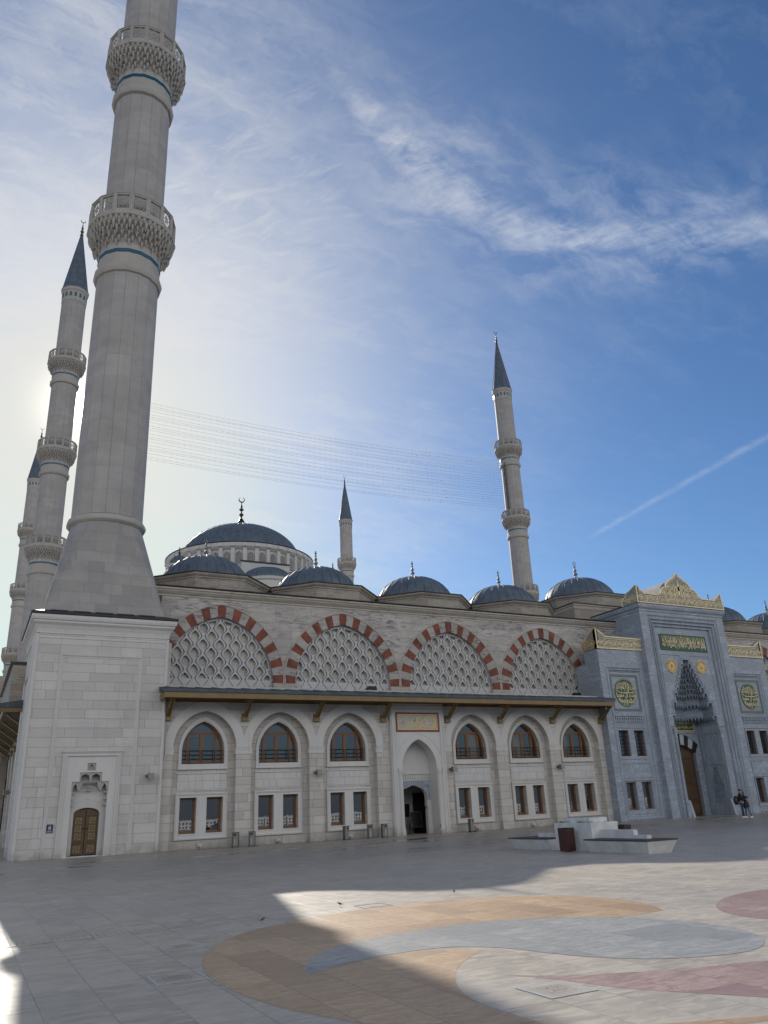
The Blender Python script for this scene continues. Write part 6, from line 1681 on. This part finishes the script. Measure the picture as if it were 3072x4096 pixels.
# feathery streak: curve py = .765-1.1(px-.62)^2
dx = t.m('SUBTRACT', px, .62); cur = t.m('SUBTRACT', .765, t.m('MULTIPLY', 1.1, t.m('MULTIPLY', dx, dx)))
wob = t.noise(t.mul(pv, (3, 3, 1)), 2.2, 5, .6)
dy = t.m('ADD', t.m('SUBTRACT', py, cur), t.m('MULTIPLY', t.m('SUBTRACT', wob, .5), .13))
sgm = t.rng(px, .28, .75, .026, .046)
core = t.m('POWER', 2.718, t.m('MULTIPLY', -1, t.m('POWER', t.m('ABSOLUTE', t.m('DIVIDE', dy, sgm)), 2.)))
endf = t.m('MULTIPLY', t.rng(px, .20, .42, 0, 1, True), t.rng(px, .92, 1.22, 1, 0, True))
fib = t.noise(t.mul(t.vm('ADD', pv, t.comb(t.m('MULTIPLY', wob, .07), t.m('MULTIPLY', wob, .09), 0)), (7, 15, 1)), 1.0, 10, .64, .3)
fib2 = t.noise(t.mul(t.comb(t.m('ADD', px, t.m('MULTIPLY', py, .7)), t.m('SUBTRACT', py, t.m('MULTIPLY', px, .7)), 0), (30, 11, 1)), 1.0, 8, .66, .5)
st1 = t.m('MULTIPLY', t.m('MULTIPLY', core, endf), t.rng(t.m('ADD', t.m('MULTIPLY', fib, .62), t.m('MULTIPLY', fib2, .38)), .36, .66, 0.0, .95))
core2 = t.m('POWER', 2.718, t.m('MULTIPLY', -1, t.m('POWER', t.m('ABSOLUTE', t.m('DIVIDE', dy, t.m('MULTIPLY', sgm, 3.0))), 2.)))
st1 = t.m('MAXIMUM', st1, t.m('MULTIPLY', t.m('MULTIPLY', core2, endf), t.rng(fib, .42, .72, 0, .62)))
# broad cirrus veil on the sun side
veil = t.noise(t.vm('ADD', t.mul(t.comb(t.m('ADD', px, t.m('MULTIPLY', py, .35)), t.m('SUBTRACT', py, t.m('MULTIPLY', px, .2)), 0), (2.6, 6.5, 1)), t.comb(0, t.m('MULTIPLY', wob, 1.3), 3.1)), 1.0, 10, .62, .35)
vfine = t.noise(t.mul(t.vm('ADD', pv, t.comb(t.m('MULTIPLY', wob, .3), 0, 0)), (12, 30, 1)), 1.0, 6, .65, .6)
vv = t.m('ADD', t.m('MULTIPLY', veil, .72), t.m('MULTIPLY', vfine, .28))
sunside = t.rng(cosS, .74, .97, 0, 1, True)
left = t.m('MULTIPLY', t.rng(t.m('DIVIDE', x, t.m('MAXIMUM', y, .05)), -.1, .75, 1, 0, True), t.rng(y, .0, .4, 0, 1, True))
veilm = t.m('MULTIPLY', t.rng(vv, .44, .64, 0, 1), t.m('ADD', t.m('MULTIPLY', left, .46), t.m('MULTIPLY', sunside, .2)))
bx = t.m('DIVIDE', t.m('SUBTRACT', px, .24), .22); by = t.m('DIVIDE', t.m('SUBTRACT', py, .98), .30)
blob = t.m('POWER', 2.718, t.m('MULTIPLY', -1, t.m('ADD', t.m('MULTIPLY', bx, bx), t.m('MULTIPLY', by, by))))
vst = t.noise(t.mul(t.comb(t.m('ADD', px, t.m('MULTIPLY', py, .9)), t.m('SUBTRACT', py, t.m('MULTIPLY', px, .9)), 0), (24, 7, 1)), 1.0, 8, .68, .8)
veilm = t.m('MAXIMUM', veilm, t.m('MULTIPLY', blob, t.rng(vst, .42, .68, 0, .62)))
thin = t.m('MULTIPLY', t.rng(vv, .50, .72, 0, .16), t.rng(px, 2.4, .6, .15, 1))
ctr = t.m('MULTIPLY', t.m('POWER', 2.718, t.m('MULTIPLY', -1, t.m('POWER', t.m('ABSOLUTE', t.m('DIVIDE', t.m('ADD', t.m('SUBTRACT', px, 1.552), t.m('MULTIPLY', t.m('SUBTRACT', fib, .5), .03)), .013)), 2))), t.m('MULTIPLY', t.rng(py, .9, 1.1, .5, .8), t.rng(py, 1.60, 1.68, 1, 0)))
ctr = t.m('MULTIPLY', ctr, t.rng(fib, .3, .6, .05, .32))
cl = t.m('MAXIMUM', t.m('MAXIMUM', st1, veilm), t.m('MAXIMUM', thin, ctr))
cl = t.m('MULTIPLY', cl, t.rng(z, .02, .12, 0, 1))
lowh = t.rng(z, -.03, .0, 1, 0)
cloudcol = t.mix(t.rng(cosS, .72, .995, 0, 1, True), CLOUD_A, CLOUD_B)
skyc = t.mix(t.m('MULTIPLY', cl, CL_OP), base, cloudcol)
# haze and aureole around the sun
skyc = t.vm('MINIMUM', skyc, (9.0, 8.95, 8.8))
hz = t.m('POWER', t.m('MAXIMUM', cosS, 0), 17.)
skyc = t.mix(t.m('MULTIPLY', hz, HAZE_A), skyc, HAZE)
au = t.m('POWER', t.m('MAXIMUM', cosS, 0), 1300.); au2 = t.m('POWER', t.m('MAXIMUM', cosS, 0), 12000.)
glow = t.vm('ADD', t.vm('SCALE', (1.0, .93, .76), None, t.m('MULTIPLY', au, GLOW1)), t.vm('SCALE', (1.0, .95, .85), None, t.m('MULTIPLY', au2, GLOW2)))
skyc = t.vm('ADD', skyc, glow)
# bright fill added behind the viewer to light the facade, dimmed near that horizon
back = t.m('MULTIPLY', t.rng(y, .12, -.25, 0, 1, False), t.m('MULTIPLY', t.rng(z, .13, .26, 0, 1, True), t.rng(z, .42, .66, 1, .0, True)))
skyc = t.mix(t.m('MULTIPLY', back, t.rng(vv, .30, .55, .55, 1)), skyc, BACK_FILL)
skyc = t.mix(t.m('MULTIPLY', t.rng(y, .1, -.3, 0, 1), t.rng(z, .0, .22, 1, 0, True)), skyc, (2.0, 2.3, 2.65))
skyc = t.mix(lowh, skyc, (1.0, 1.3, 1.7))
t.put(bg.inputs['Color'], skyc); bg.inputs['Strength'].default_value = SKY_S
